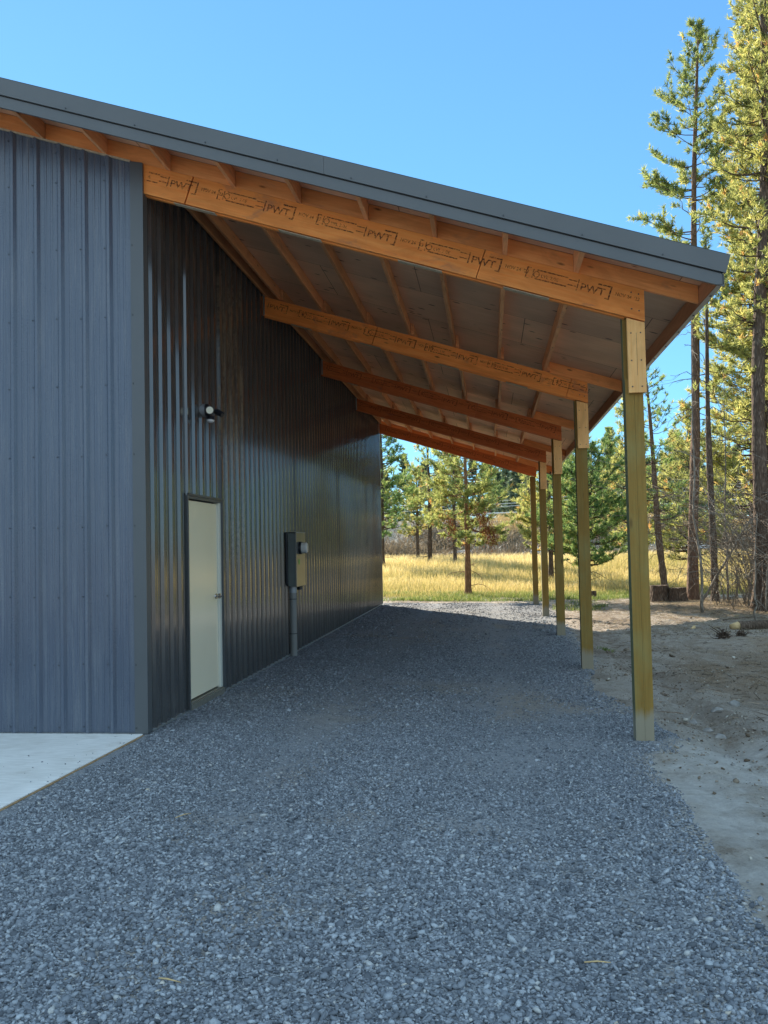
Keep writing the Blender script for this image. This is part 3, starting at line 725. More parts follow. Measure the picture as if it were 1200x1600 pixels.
def beam(k, mat, cuts, stamps):
    y0 = k*BAY; ca, sa = 1/NS, SL/NS
    b = MB(); ply = .044
    edges = [0.004] + cuts + [XE]
    for i in range(len(edges)-1):
        g0 = .0035 if i else 0; g1 = .0035 if i < len(edges)-2 else 0
        g0 = g0*(2.4 if (k == 0 and i == 1) else 1)
        xa, xb = edges[i]+g0, edges[i+1]-g1
        # ends cut square to the slope except at the outer ends
        da = BH*SL/(1+SL*SL)*0 
        sh0 = -.085*(1 if i else 0); sh1 = -.085*(1 if i < len(edges)-2 else 0)
        P = []
        for h, e in ((-BH, 1), (0, 0)):
            P.append([(xa+sh0*e, y0), (xb+sh1*e, y0), (xb+sh1*e, y0+ply), (xa+sh0*e, y0+ply)])
        b.hexa([(x, y, ztop(x)-BH) for x, y in P[0]] + [(x, y, ztop(x)) for x, y in P[1]], mat)
    b.sbox(0.004, XE-.16, y0+ply+.002, y0+2*ply, -BH-.010, -.001, mat)
    for x0_ in (0.30, 1.25, 2.3, 3.2): b.sbox(x0_+.1*k % .4, x0_+.38, y0+.006, y0+ply+.03, -BH-.016, -BH-.0105, 'lathe')
    for s0 in stamps: stamp(b, s0*NS - 0.0, .118, y0-.0012, .02, slen-.01)
    r = random.Random(k)
    pts = []
    for dx in (.045, .105):
        for dh in (.05, .19): pts.append((XE-dx, ztop(XE-dx)-dh, -y0))
    screws_at(b, pts, 'X')
    if k == 0:
        pass
    return b.build('beam', BLD)
S0 = [.214, 1.095, 1.985, 2.875, 3.78]
beam(0, 'lvl', [.487, 3.055], S0)
beam(1, 'lvl', [1.60, 4.16], [.05, .90, 1.80, 2.62, 3.45, 4.3])
beam(2, 'lvl2', [1.2, 2.9], [.45, 1.35, 2.2, 3.1, 3.95])
beam(3, 'lvl2', [2.3], [.3, 1.2, 2.1, 3.0, 3.9])
beam(4, 'lvl2', [2.0], [.6, 1.5, 2.4, 3.3])
# pale J-trim where each beam meets the steel
for k in range(1, 5):
    b = MB(); b.box(.020, .046, k*BAY-.030, k*BAY-.022, ZB-BH-.01, ZB+PH-.02, 'trim_edge'); b.build('beam_flashing', BLD)

# ---- purlins run from bay to bay and lap beside each other on the beams
XEAVE = 4.80
purl_x = [PX0 + PSP*i for i in range(-20, 10)]
t = .038
for i, x_ in enumerate(purl_x):
    if x_ > 4.2 or x_ < XW: continue
    if x_ < -.05:       # over the building: one run shows at the front only
        b = MB(); b.sbox(x_-t, x_, -.52, WL+.5, .001, PH, 'purlin'); b.build('purlin', BLD); continue
    for k in range(4):
        ya = -.52 if k == 0 else k*BAY-.10; yb = (k+1)*BAY+.22 if k < 3 else 4*BAY+.55
        dx = (t+.003)*(k % 2)
        b = MB(); b.sbox(x_-t+dx, x_+dx, ya, yb, .001, PH-.001, 'purlin'); b.build('purlin', BLD)
# ledger purlin along the steel
b = MB(); b.sbox(.050, .088, .05, WL, .001, PH-.001, 'purlin'); b.build('ledger', BLD)
# blocking between purlins over the front wall and front beam
xs_b = [x_ for x_ in purl_x if XR-.2 < x_ < 4.2]
for a_, c_ in zip(xs_b[:-1], xs_b[1:]):
    b = MB(); b.sbox(a_+.002, c_-t-.002, .0, .038, .002, PH-.002, 'block'); b.build('blocking', BLD)
last = max(xs_b)
for k in range(5):
    b = MB(); b.sbox(last+(.0445 if k % 2 == 1 or k==2 or k==3 else .003), XEAVE-.003, k*BAY, k*BAY+.038, .002, PH-.002, 'block'); b.build('blocking', BLD)
b = MB(); b.sbox(XR, 4.76, 4*BAY+.56, 4*BAY+.598, .002, PH-.002, 'block'); b.build('fly_rafter', BLD)
b = MB(); b.sbox(XR, XEAVE-.003, -.5585, -.5205, -.0, PH-.002, 'rim'); b.build('fly_rafter', BLD)
# eave rim board
b = MB(); ze = ztop(XEAVE)
b.box(XEAVE, XEAVE+.038, -.5585, WL+.50, ze-.012, ze+PH-.018, 'rim'); b.build('rim_board', BLD)
# sheathing and roof steel
YF, YR = -.575, WL+.56
b = MB()
x0, x1 = XR, XEAVE+.045
z0, z1 = ztop(x0)+PH, ztop(x1)+PH
def rect_uv(p): return (p[0]*NS*1.0+.3, p[1]+.2)
P = [(x0,YF,z0),(x1,YF,z1),(x1,YR,z1),(x0,YR,z0)]
b.face(P[::-1], 'soffit', [(p[0]*NS, p[1]) for p in P[::-1]])
b.face([(p[0],p[1],p[2]+SH) for p in P], 'soffit', [(0,0)]*4)
for i in range(4):
    q = P[i]; w = P[(i+1)%4]; b.face([q, w, (w[0],w[1],w[2]+SH), (q[0],q[1],q[2]+SH)], 'lathe')
b.build('sheathing', BLD)
def roofsheet(xa, xb):
    b = MB(); h0, h1 = PH+SH+.002, PH+SH+.022
    prf = rib_profile(YF-.005, YR+.005, .1)
    for (a, oa), (c, oc) in zip(prf[:-1], prf[1:]):
        b.face([(xa,a,ztop(xa)+h1+oa),(xb,a,ztop(xb)+h1+oa),(xb,c,ztop(xb)+h1+oc),(xa,c,ztop(xa)+h1+oc)], 'roofm')
    for e in (xa, xb):
        z_ = ztop(e); b.face([(e,YF,z_+h0),(e,YR,z_+h0),(e,YR,z_+h1),(e,YF,z_+h1)], 'roofm')
    b.face([(xa,YF,ztop(xa)+h0),(xb,YF,ztop(xb)+h0),(xb,YR,ztop(xb)+h0),(xa,YR,ztop(xa)+h0)], 'roofm')
    return b
roofsheet(XR, XEAVE+.07).build('roof_panel', BLD)
b = roofsheet(XW-.5, XR-.001); b.build('roof_panel', BLD)
b = MB(); b.box(XR-.2, XR+.2, YF, YR, ztop(XR)+PH+.02, ztop(XR)+PH+.09, 'trim'); b.build('ridge_cap', BLD)
# rake trim: lower fascia, upper cap with a shadow gap between
for (y_a, y_b, sgn) in ((-.600, -.580, 1), (WL+.565, WL+.585, -1)):
    yo = y_a if sgn == 1 else y_b; yi = y_b if sgn == 1 else y_a
    for (xa, xb) in ((XR, XEAVE+.05), (XW-.5, XR)):
        b = MB(); b.sbox(xa, xb, min(yo, yi), max(yo, yi), -.020, .074, 'trim'); b.build('rake_fascia', BLD)
        b = MB(); xe2 = xb + (.012 if xb > 0 else 0); xe3 = xb + (.05 if xb > 0 else 0)
        ya, yb2 = min(yo, yi)-.016*(sgn == 1), max(yo, yi)+.016*(sgn == -1)
        cuts = [xa, 1.78, xb] if xb > 0 else [xa, xb]
        for i in range(len(cuts)-1):
            c0 = cuts[i]; c1 = cuts[i+1] - (.002 if i < len(cuts)-2 else 0); lastp = i == len(cuts)-2 and xb > 0
            e0, e1 = (xe2, xe3) if lastp else (c1, c1)
            b.hexa([(c0,ya,ztop(c0)+.084),(e0,ya,ztop(e0)+.084),(e0,yb2,ztop(e0)+.084),(c0,yb2,ztop(c0)+.084),(c0,ya,ztop(c0)+.232),(e1,ya,ztop(e1)+.232),(e1,yb2,ztop(e1)+.232),(c0,yb2,ztop(c0)+.232)], 'trim')
            if sgn == 1:
                b.hexa([(c0,ya,ztop(c0)+.229),(e1,ya,ztop(e1)+.229),(e1,ya+.16,ztop(e1)+.229),(c0,ya+.16,ztop(c0)+.229),(c0,ya,ztop(c0)+.2335),(e1,ya,ztop(e1)+.2335),(e1,ya+.16,ztop(e1)+.2335),(c0,ya+.16,ztop(c0)+.2335)], 'trim')
        if sgn == 1:
            screws_at(b, [(x_, ztop(x_)+.104, -ya) for x_ in np.arange(-1.0+.42*0, xb, .6)] if xb > 0 else [], 'X')
        b.build('rake_cap', BLD)
        b = MB(); b.sbox(xa, xb-.02, min(yo, yi)+.004, max(yo, yi)-.004, .075, .083, 'dark'); b.build('trim_gap', BLD)
# eave trim
b = MB(); b.box(XEAVE+.0385, XEAVE+.044, -.60, WL+.585, ze-.016, ze+.185, 'trim'); b.box(XEAVE+.002, XEAVE+.044, -.60, WL+.585, ze-.020, ze-.0165, 'trim_edge')
for i in range(30):
    y_ = -.3+.6*i; b.box(XEAVE+.015, XEAVE+.029, y_, y_+.014, ze-.026, ze-.0205, 'screw')
b.build('eave_trim', BLD)

# ---- posts
for k in range(5):
    b = MB(); x0, x1 = 4.188, 4.335; ya, yb = k*BAY+.040, k*BAY+.180
    top = ztop(4.26) - (BH+.01 if k in (4,) else .03)
    if k == 4: ya += .05
    xm = (x0+x1)/2
    yfront = k*BAY + (.0905 if k < 4 else .05)
    # the treated post is built of plies; the front seam shows
    b.box(x0, xm-.0006, ya, yb, -.5, 2.95 if k < 4 else top, 'post'); b.box(xm+.0006, x1, ya+.0015, yb, -.5, 2.95 if k < 4 else top, 'post')
    b.box(xm-.0006, xm+.0006, ya+.006, yb-.01, -.5, 2.95 if k < 4 else top, 'dark')
    if k < 4: b.box(x0, x1, yfront, yb-.0, 2.9505, top, 'post')
    else: pass
    p = b.build('post', BLD, bevel=.004)
    if k < 4:
        zt0 = 2.828
        b = MB(); xa, xb = 4.213, 4.357
        b.hexa([(xa,k*BAY,zt0),(xb,k*BAY,zt0),(xb,k*BAY+.0385,zt0),(xa,k*BAY+.0385,zt0),(xa,k*BAY,ztop(xa)-BH-.012),(xb,k*BAY,ztop(xb)-BH-.012),(xb,k*BAY+.0385,ztop(xb)-BH-.012),(xa,k*BAY+.0385,ztop(xa)-BH-.012)], 'scab')
        if k == 0:
            xc = (xa+xb)/2+.003; zc = 3.05
            b.hexa([(xc-.0012,-.0010,zc-.08),(xc+.0010,-.0010,zc-.08),(xc+.001,.002,zc-.08),(xc-.001,.002,zc-.08),(xc-.0022,-.0010,zc+.28),(xc-.0002,-.0010,zc+.28),(xc-.0002,.002,zc+.28),(xc-.0022,.002,zc+.28)], 'dark')
        screws_at(b, [(xa+dx, zt0+dz, -k*BAY) for dx in (.03, .108) for dz in (.05, .27, .50)], 'X')
        s_ = b.build('splice_board', bevel=.003); s_.parent = p

# ---- door
D = MB(); D.box(-.040, -.008, DY0+.06, DY1-.115, DZ0+.055, DZ1-.045, 'door'); door = D.build('door', BLD, bevel=.003)
b = MB()
b.box(-.045, .022, DY0, DY0+.028, -.01, DZ1, 'trim'); b.box(.0225, .030, DY0-.022, DY0+.006, -.01, DZ1+.022, 'trim')
b.box(.0225, .030, DY0-.022, DY1+.022, DZ1+.0005, DZ1+.022, 'trim'); b.box(.0225, .030, DY1-.006, DY1+.022, -.01, DZ1, 'trim')
b.box(-.045, .021, DY0+.0285, DY1-.0285, DZ1-.03, DZ1-.0005, 'trim'); b.box(-.045, .022, DY1-.028, DY1, -.01, DZ1, 'trim')
b.box(-.046, .012, DY1-.100, DY1-.0285, DZ0+.03, DZ1-.0305, 'jamb'); b.box(-.046, .010, DY0+.0285, DY0+.050, DZ0+.03, DZ1-.0305, 'dark')
b.box(-.048, -.044, DY0+.0505, DY1-.1005, DZ0+.03, DZ1-.0305, 'dark')
fr = b.build('door_frame', BLD, bevel=.0015)
b = MB(); b.box(-.045, .040, DY0+.0285, DY1-.0285, -.012, DZ0+.022, 'alu'); b.box(-.035, .020, DY0+.06, DY1-.105, DZ0+.0225, DZ0+.040, 'alu'); b.build('door_threshold', BLD, bevel=.002)
b = MB(); yk, zk = DY1-.175, 1.078
b.tube([(-.008, yk, zk), (.004, yk, zk)], [.032, .030], 'chrome', 20); b.tube([(.0045, yk, zk), (.045, yk, zk)], [.011, .011], 'chrome', 12)
b.tube([(.050, yk+.012, zk), (.052, yk-.06, zk+.002), (.050, yk-.115, zk-.004)], [.010, .009, .008], 'chrome', 10)
h = b.build('door_handle', smooth=False); h.parent = door
b = MB(); b.box(-.006, .0135, DY1-.101, DY1-.060, zk-.028, zk+.028, 'chrome'); h = b.build('strike_plate'); h.parent = fr
for zz in (.35, 1.1, 1.85):
    b = MB(); b.tube([(.002, DY0+.056, zz-.05), (.002, DY0+.056, zz+.05)], .007, 'chrome', 8)
    h = b.build('hinge'); h.parent = door

# ================================================================== things on the wall
# electric meter cabinet
ME = empty('electric_meter_box', (.02, 5.43, 1.0)); tagp(ME, 'grey green electric meter cabinet on the ribbed wall above a fat conduit', 'meter box')
def pl(b, name, **k): 
    o = b.build(name, **k); o.parent = ME; o.matrix_parent_inverse = Matrix.Translation((-.02, -5.43, -1.0)); return o
b = MB(); b.box(.020, .045, 5.36, 6.12, 1.06, 1.835, 'blackp'); b.box(.0455, .155, 5.40, 6.045, 1.03, 1.822, 'cab'); pl(b, 'cabinet', bevel=.004)
b = MB(); b.box(.1555, .175, 5.392, 5.73, 1.022, 1.830, 'cabf'); b.box(.1555, .172, 5.736, 6.05, 1.022, 1.830, 'cabf'); b.box(.02, .178, 5.385, 6.055, 1.832, 1.838, 'trim_edge'); pl(b, 'cover', bevel=.004)
b = MB(); b.tube([(.176, 5.62, 1.60), (.215, 5.62, 1.60)], [.095, .095], 'blackp', 24); pl(b, 'meter_ring')
b = MB(); b.tube([(.2155, 5.62, 1.60), (.285, 5.62, 1.60), (.300, 5.62, 1.60)], [.083, .081, .066], 'glassm', 24); pl(b, 'meter_glass')
b = MB(); b.box(.1755, .180, 5.55, 5.60, 1.35, 1.43, 'tag'); pl(b, 'seal_tag')
b = MB(); b.box(.05, .135, 6.055, 6.14, 1.09, 1.20, 'greyp'); b.tube([(.09, 6.09, 1.09), (.09, 6.09, .96)], .022, 'pvc', 10); b.tube([(.09, 6.10, 1.2), (.09, 6.10, 1.26)], .018, 'greyp', 10); pl(b, 'junction_fitting', bevel=.002)
b = MB(); b.tube([(.10, 5.95, 1.03), (.10, 5.95, .955)], .045, 'blackp', 12); pl(b, 'conduit_plug')
CO = MB(); CO.tube([(.078, 5.55, -.12), (.078, 5.55, .985)], .054, 'pvc', 24); co = CO.build('conduit', smooth=False); co.parent = ME; co.matrix_parent_inverse = Matrix.Translation((-.02, -5.43, -1.0))
for zz, hh, mm in ((.93, .10, 'greyp'), (.83, .012, 'dark'), (.315, .012, 'dark')):
    b = MB(); b.tube([(.078, 5.55, zz), (.078, 5.55, zz+hh)], .0565 if hh < .05 else .060, mm, 24); q = b.build('coupling'); q.parent = co
# small floodlight with a motion sensor
LI = empty('wall_floodlight', (.02, 1.58, 3.08)); tagp(LI, 'small black twin floodlight with motion sensor high on the dark side wall', 'floodlight')
def pq(b, name, **k):
    o = b.build(name, **k); o.parent = LI; o.matrix_parent_inverse = Matrix.Translation((-.02, -1.58, -3.08)); return o
b = MB(); b.tube([(.004, 1.60, 3.085), (.058, 1.60, 3.085)], [.072, .070], 'greyp', 24); pq(b, 'mount_box')
b = MB(); b.tube([(.0585, 1.60, 3.085), (.085, 1.60, 3.085), (.110, 1.60, 3.085)], [.070, .068, .04], 'blackp', 20)
b.tube([(.10, 1.60, 3.09), (.122, 1.50, 3.085)], .022, 'blackp', 10); b.tube([(.10, 1.61, 3.085), (.16, 1.60, 3.06)], .018, 'blackp', 10)
b.tube([(.09, 1.585, 3.06), (.098, 1.565, 3.00)], .026, 'blackp', 10); pq(b, 'body')
b = MB(); b.tube([(.118, 1.56, 3.078), (.140, 1.47, 3.064), (.143, 1.455, 3.062)], [.026, .044, .045], 'blackp', 20); pq(b, 'lamp_head')
b = MB(); b.tube([(.1432, 1.4545, 3.062), (.1440, 1.450, 3.0615)], [.038, .036], 'lens', 20); pq(b, 'lens')
b = MB(); b.tube([(.150, 1.62, 3.075), (.235, 1.60, 3.03)], [.028, .030], 'blackp', 16); b.tube([(.175, 1.60, 3.090), (.262, 1.585, 3.040)], [.010, .010], 'blackp', 8); pq(b, 'lamp_head')
b = MB(); b.tube([(.120, 1.56, 3.01), (.118, 1.555, 2.972)], [.040, .046], 'blackp', 18); pq(b, 'sensor_housing')
b = MB(); b.tube([(.118, 1.555, 2.9715), (.118, 1.553, 2.955), (.118, 1.552, 2.945)], [.042, .036, .018], 'sensor', 18); pq(b, 'sensor_dome')

# ================================================================== vegetation
def pine(seed, H, r0, cb, cw, mat='needle', bark='bark', lean=(0, 0), tuft=.11, needles=12, whorl=.36, nbr=4, twigs=6, dead=0, deadlen=1.0, top=.95, shape='cone', droop=0.0, rlo=0.0, rhi=1.0, wob=.05, extra=None, sparse=0.0):
    """returns (trunk verts, faces), (needle verts, faces, rnd). One pine standing at the origin."""
    r = np.random.default_rng(seed)
    zs = np.arange(0, H+.01, max(.35, H/30)); ph = r.uniform(0, 6.28, 2)
    cx = lean[0]*zs/H + wob*np.sin(zs*.55+ph[0])*np.minimum(1, zs/2); cyy = lean[1]*zs/H + wob*np.cos(zs*.43+ph[1])*np.minimum(1, zs/2)
    rad = r0*(1-zs/H)**.75 + .012; rad[0] *= 1.35
    TV, TF = [], []; nv = 0
    def tube(P, Rr, n):
        nonlocal nv
        P = np.asarray(P); d = np.gradient(P, axis=0); d /= np.linalg.norm(d, axis=1)[:, None]+1e-9
        ref = np.array([0., 0, 1]) if abs(d[0, 2]) < .9 else np.array([1., 0, 0])
        a = np.cross(d, ref); a /= np.linalg.norm(a, axis=1)[:, None]+1e-9; b_ = np.cross(d, a)
        t_ = np.arange(n)*2*np.pi/n
        V = P[:, None] + (a[:, None]*np.cos(t_)[None, :, None] + b_[:, None]*np.sin(t_)[None, :, None])*np.asarray(Rr)[:, None, None]
        m_ = len(P); idx = np.arange(m_*n).reshape(m_, n) + nv
        q = np.stack([idx[:-1], np.roll(idx[:-1], -1, 1), np.roll(idx[1:], -1, 1), idx[1:]], -1).reshape(-1, 4)
        TV.append(V.reshape(-1, 3)); TF.append(q); nv += m_*n
    tube(np.stack([cx, cyy, zs], 1), rad*(1+.06*r.normal(0, 1, len(zs))), 10)
    tc, td, ts = [], [], []
    def at(z): return np.array([np.interp(z, zs, cx), np.interp(z, zs, cyy), z]), np.interp(z, zs, rad)
    z = cb; 
    while z < H*.985:
        u = (z-cb)/(H-cb)
        if shape == 'cone': L0 = cw*(1-u)**.8*(.55+.45*min(1, u*5))+.18
        elif shape == 'col': L0 = cw*(1-u**3)*(.6+.4*min(1, u*4))+.15
        else: L0 = cw*math.sqrt(max(0.02, 1-(2*u-.85)**2))*(1-.35*u)+.12
        for _ in range(r.integers(max(2, nbr-1), nbr+2)):
            if r.random() < sparse*(1-u): continue
            az = r.uniform(0, 2*np.pi); L = L0*r.uniform(.55, 1.15)
            el = (-.10 - droop + .9*u**1.5) + r.normal(0, .15)
            p0, rr = at(z + r.uniform(-.12, .12)); s_ = np.linspace(0, 1, 5)
            h = np.array([np.cos(az), np.sin(az), 0]); P = p0 + np.outer(s_*L*np.cos(el), h); P[:, 2] += s_*L*np.sin(el) + L*.28*s_**2 - L*.05*np.sin(s_*3.1)
            P[1:, :2] += r.normal(0, .03*L, (4, 2))
            tube(P, np.linspace(max(.008, rr*.28*min(1, L)), .004, 5), 4)
            nt = int(max(3, twigs*L/cw*1.4)) if cw > 0 else 3
            for j in range(nt+1):
                q = 1.0 if j == nt else r.uniform(.25, .97)
                b0 = np.array([np.interp(q, s_, P[:, i]) for i in range(3)]); dd = P[-1]-P[-2] if q > .7 else P[3]-P[1]; dd = dd/np.linalg.norm(dd)
                if j < nt:
                    sd = np.cross(dd, (0, 0, 1)); sd /= np.linalg.norm(sd)+1e-9
                    dd = dd*.7 + sd*r.choice([-1, 1])*r.uniform(.4, 1.0) + np.array([0, 0, r.uniform(-.1, .6)]); dd /= np.linalg.norm(dd)
                    l = L*r.uniform(.18, .36); b1 = b0 + dd*l
                    tube([b0, (b0+b1)/2+r.normal(0, .015, 3), b1], [.006, .004, .003], 3)
                else: l = L*.12; b1 = b0 + dd*l*.2
                k = max(1, int(l/(tuft*.9)))
                for i in range(k):
                    c = b1 - dd*(i*tuft*.85); up = dd + np.array([0, 0, .45]); tc.append(c); td.append(up/np.linalg.norm(up)); ts.append(u)
        z += whorl*r.uniform(.75, 1.25)*(1.0 - .35*u)
    # leader
    for i in range(5): c, _ = at(H-.04-.09*i); tc.append(c); td.append((0, 0, 1.)); ts.append(1.)
    # dead twigs on the bare trunk
    for _ in range(dead):
        z = r.uniform(min(1.0, cb*.2), max(cb*1.15, 1.5)); p0, rr = at(z); az = r.uniform(0, 6.28); L = deadlen*r.uniform(.35, 1.2); s_ = np.linspace(0, 1, 6)
        h = np.array([np.cos(az), np.sin(az), 0]); el = r.uniform(-.2, .5)
        P = p0 + np.outer(s_*L, h); P[:, 2] += L*(el*s_ - r.uniform(.1, .9)*s_**2); P[1:] += r.normal(0, .035*L, (5, 3))
        tube(P, np.linspace(.012, .004, 6), 4)
        for _k in range(r.integers(1, 4)):
            q = r.uniform(.3, .9); b0 = np.array([np.interp(q, s_, P[:, i]) for i in range(3)]); b1 = b0 + (h*.5+r.normal(0, .6, 3))*L*.3
            tube([b0, (b0+b1)/2+r.normal(0, .03*L, 3), b1], [.006, .004, .003], 3)
    tc = np.array(tc); td = np.array(td); n = len(tc); k = needles
    rnd0 = np.clip(r.normal(.5, .2, n) + .22*vnoise(tc[:, 0]*1.0+tc[:, 2], tc[:, 1]+tc[:, 2]*.6, 1.1, seed % 7), 0, .97)
    rnd0 = np.where(r.random(n) > .985, 1.0, rnd0)
    rnd0 = rlo + (rhi-rlo)*rnd0
    d = td[:, None]*.75 + r.normal(0, .62, (n, k, 3)); d /= np.linalg.norm(d, axis=2)[..., None]
    ln = tuft*r.uniform(.75, 1.3, (n, k, 1)); o_ = tc[:, None] - td[:, None]*tuft*r.uniform(0, .6, (n, k, 1)) + r.normal(0, tuft*.12, (n, k, 3))
    sd = np.cross(d, r.normal(0, 1, (n, k, 3))); sd /= np.linalg.norm(sd, axis=2)[..., None]; w = tuft*.105
    V = np.stack([o_-sd*w, o_+sd*w, o_+d*ln], 2).reshape(-1, 3); Fx = np.arange(len(V)).reshape(-1, 3)
    rn = np.repeat(np.clip(rnd0[:, None]+r.normal(0, .06, (n, k)), 0, 1).ravel(), 3)
    return (np.concatenate(TV), np.concatenate(TF)), (V, Fx, rn), tc
def place_pine(x, y, label, seed, H, r0, cb, cw, name='pine_tree', rz=0, group=None, mat='needle', bark='bark', sink=.05, cat='tree', **kw):
    T, C, tc = pine(seed, H, r0, cb, cw, mat, bark, **kw)
    z = float(gdirt(np.array([x]), np.array([y]))[0]) - sink
    root = empty(name, (x, y, z), rz); tagp(root, label, cat, group)
    np_mesh('trunk', T[0], T[1], bark, parent=root, smooth=True)
    if C is not None and mat: np_mesh('crown', C[0], C[1], mat, C[2], parent=root)
    return root, tc
def copy_tree(src, x, y, rz, s, label, sink=.05, group=None):
    c = src.copy(); COL.objects.link(c); c.location = (x, y, float(gdirt(np.array([x]), np.array([y]))[0]) - sink); c.rotation_euler = (0, 0, rz); c.scale = (s, s, s*1.0)
    c['label'] = label
    if group: c['group'] = group
    elif 'group' in c: del c['group']
    for ch in list(src.children):
        q = ch.copy(); COL.objects.link(q); q.parent = c
    return c

# --- the small pine just beyond the end of the driveway
P1, tc1 = place_pine(2.31, 21.4, 'small pine with bare lower trunk and brown dead sprays, centred beyond the driveway end', 3, 6.15, .105, 1.75, 1.5, mat='needle', bark='bark_orange', sparse=.15, tuft=.14, needles=15, whorl=.27, nbr=5, twigs=8, shape='round', droop=.12, dead=7, deadlen=.8, wob=.02, rlo=.05, rhi=1.0)
# two hanging sprays of dead needles
r = np.random.default_rng(5); VV = []; 
for cx_, cz_, n, sx, sz in ((.62, 2.35, 900, .13, .34), (.42, 2.75, 350, .10, .2), (-.52, 2.35, 420, .09, .25), (.85, 1.95, 250, .10, .12)):
    p = np.stack([r.normal(cx_, sx, n), r.normal(-.35, .12, n), r.normal(cz_, sz, n)], 1); p[:, 0] += (cz_-p[:, 2])*.25
    d = r.normal(0, .45, (n, 3)) + (0.1, 0, -.9); d /= np.linalg.norm(d, axis=1)[:, None]; s_ = np.cross(d, r.normal(0, 1, (n, 3))); s_ /= np.linalg.norm(s_, axis=1)[:, None]
    VV.append(np.stack([p-s_*.009, p+s_*.009, p+d*.10], 1).reshape(-1, 3))
V = np.concatenate(VV); np_mesh('dead_needles', V, np.arange(len(V)).reshape(-1, 3), 'needle_dead', r.random(len(V)), parent=P1)

# --- right-hand pines
place_pine(8.42, 17.1, 'tall slender pine with straight bare trunk behind the stumps, its tip against open sky', 21, 15.9, .135, 8.2, 1.15, mat='needle', bark='bark_red', lean=(.62, 0), tuft=.135, needles=15, whorl=.36, nbr=4, twigs=9, dead=26, deadlen=.9, shape='col', wob=.05, rlo=0, rhi=.9, sparse=.35, droop=-.05)
place_pine(8.67, 15.8, 'thin dark trunked pine right of the tall bare one, with a swollen knot low down', 22, 9.6, .085, 5.4, 1.0, mat='needle', bark='bark', lean=(.1, .2), tuft=.11, needles=10, whorl=.5, nbr=3, twigs=5, dead=34, deadlen=.9, wob=.05, rlo=.1, rhi=.9, sparse=.3)
place_pine(8.81, 22.9, 'short green pine with open crown and crooked trunk, seen just right of the nearest post', 23, 8.1, .115, 2.4, 1.25, mat='needle_dark', bark='bark_red', lean=(-.5, 0), tuft=.13, needles=12, whorl=.40, nbr=4, twigs=6, dead=10, deadlen=.9, wob=.06, rlo=.1, rhi=1)
place_pine(8.95, 13.0, 'thick trunked pine nearest the right edge of the photo, full of grey dead twigs', 24, 17.5, .165, 5.9, 1.1, mat='needle_mid', bark='bark', lean=(.75, .1), tuft=.12, needles=13, whorl=.36, nbr=4, twigs=7, dead=60, deadlen=1.0, wob=.07, shape='col', sparse=.15)
place_pine(10.45, 17.2, 'big yellow green pine filling the right edge behind the thick trunk', 25, 19.5, .17, 3.0, 1.55, mat='needle_gold', bark='bark', lean=(.5, 0), tuft=.14, needles=14, whorl=.30, nbr=5, twigs=9, dead=40, deadlen=1.3, shape='col', wob=.08)
place_pine(11.7, 22.5, 'yellow green pine behind the two slender trunks, its crown reaching nearly to the ground', 26, 12.0, .16, 1.9, 2.1, mat='needle_gold', bark='bark', tuft=.16, needles=14, whorl=.32, nbr=5, twigs=9, dead=30, deadlen=1.4, shape='cone', wob=.08, rlo=0, rhi=.92)
place_pine(9.9, 13.4, 'pine with scaly brown bark cut by the right edge of the photo', 27, 16.5, .12, 4.0, 1.1, mat='needle_mid', bark='bark', tuft=.13, needles=12, whorl=.36, nbr=4, twigs=7, dead=50, deadlen=1.0, shape='col', wob=.08)
# leaning and upright dead stems
def dead_stem(x, y, label, pts, r0, seed, ntw=16, name='dead_sapling', bark='bark_pale'):
    r_ = np.random.default_rng(seed); z = float(gdirt(np.array([x]), np.array([y]))[0]) - .06
    b = MB(); P = [Vector(p) for p in pts]; n = len(P)
    fine = []
    for i in range(n-1):
        for t_ in (0, .25, .5, .75): fine.append(P[i].lerp(P[i+1], t_) + Vector(r_.normal(0, .012, 3)))
    fine.append(P[-1]); L = len(fine)
    b.tube(fine, [r0*(1-.8*i/L) for i in range(L)], bark, 8)
    for _ in range(ntw):
        i = r_.integers(3, L-1); p = fine[i]; d = Vector(r_.normal(0, 1, 3)).normalized(); d.z = d.z*.5+.1; l = r_.uniform(.3, .9)
        q = [p + d*l*s + Vector((0, 0, -.35*l*s*s)) + Vector(r_.normal(0, .03, 3))*s for s in (0, .35, .7, 1)]
        b.tube(q, [.008, .006, .004, .003], bark, 4, cap=False)
    o = b.build(name, smooth=True); o.location = (x, y, z); tagp(o, label, 'dead tree'); return o
dead_stem(7.62, 12.6, 'thin pale dead stem standing in front of the tall pines', [(0,0,0),(.02,0,1),(-.10,0,2.2),(-.06,.1,4),(.0,.1,6.5)], .036, 1, 22)
dead_stem(8.28, 14.6, 'dead stem leaning right from behind the thin stem to the thick trunk', [(-.25,0,0),(.15,0,.75),(.75,0,1.7),(1.35,.1,2.7),(1.9,.2,3.3)], .035, 2, 16)
dead_stem(8.25, 10.9, 'short pale dead sapling rising in front of the thick trunk', [(0,0,0),(0,0,.5),(.03,0,1.3),(.12,.05,2.2)], .025, 3, 8)
dead_stem(8.95, 12.3, 'curved grey dead sapling crossing the thick trunk', [(-.1,0,0),(-.02,0,1),(.10,0,2.2),(.35,0,3.1),(.45,0,4.2)], .026, 4, 22)
dead_stem(9.2, 16.6, 'pale dead snag rising between the dark thin pine and the thick trunk', [(0,0,0),(.0,0,2),(.06,0,4),(.1,0,6.2)], .03, 5, 26)
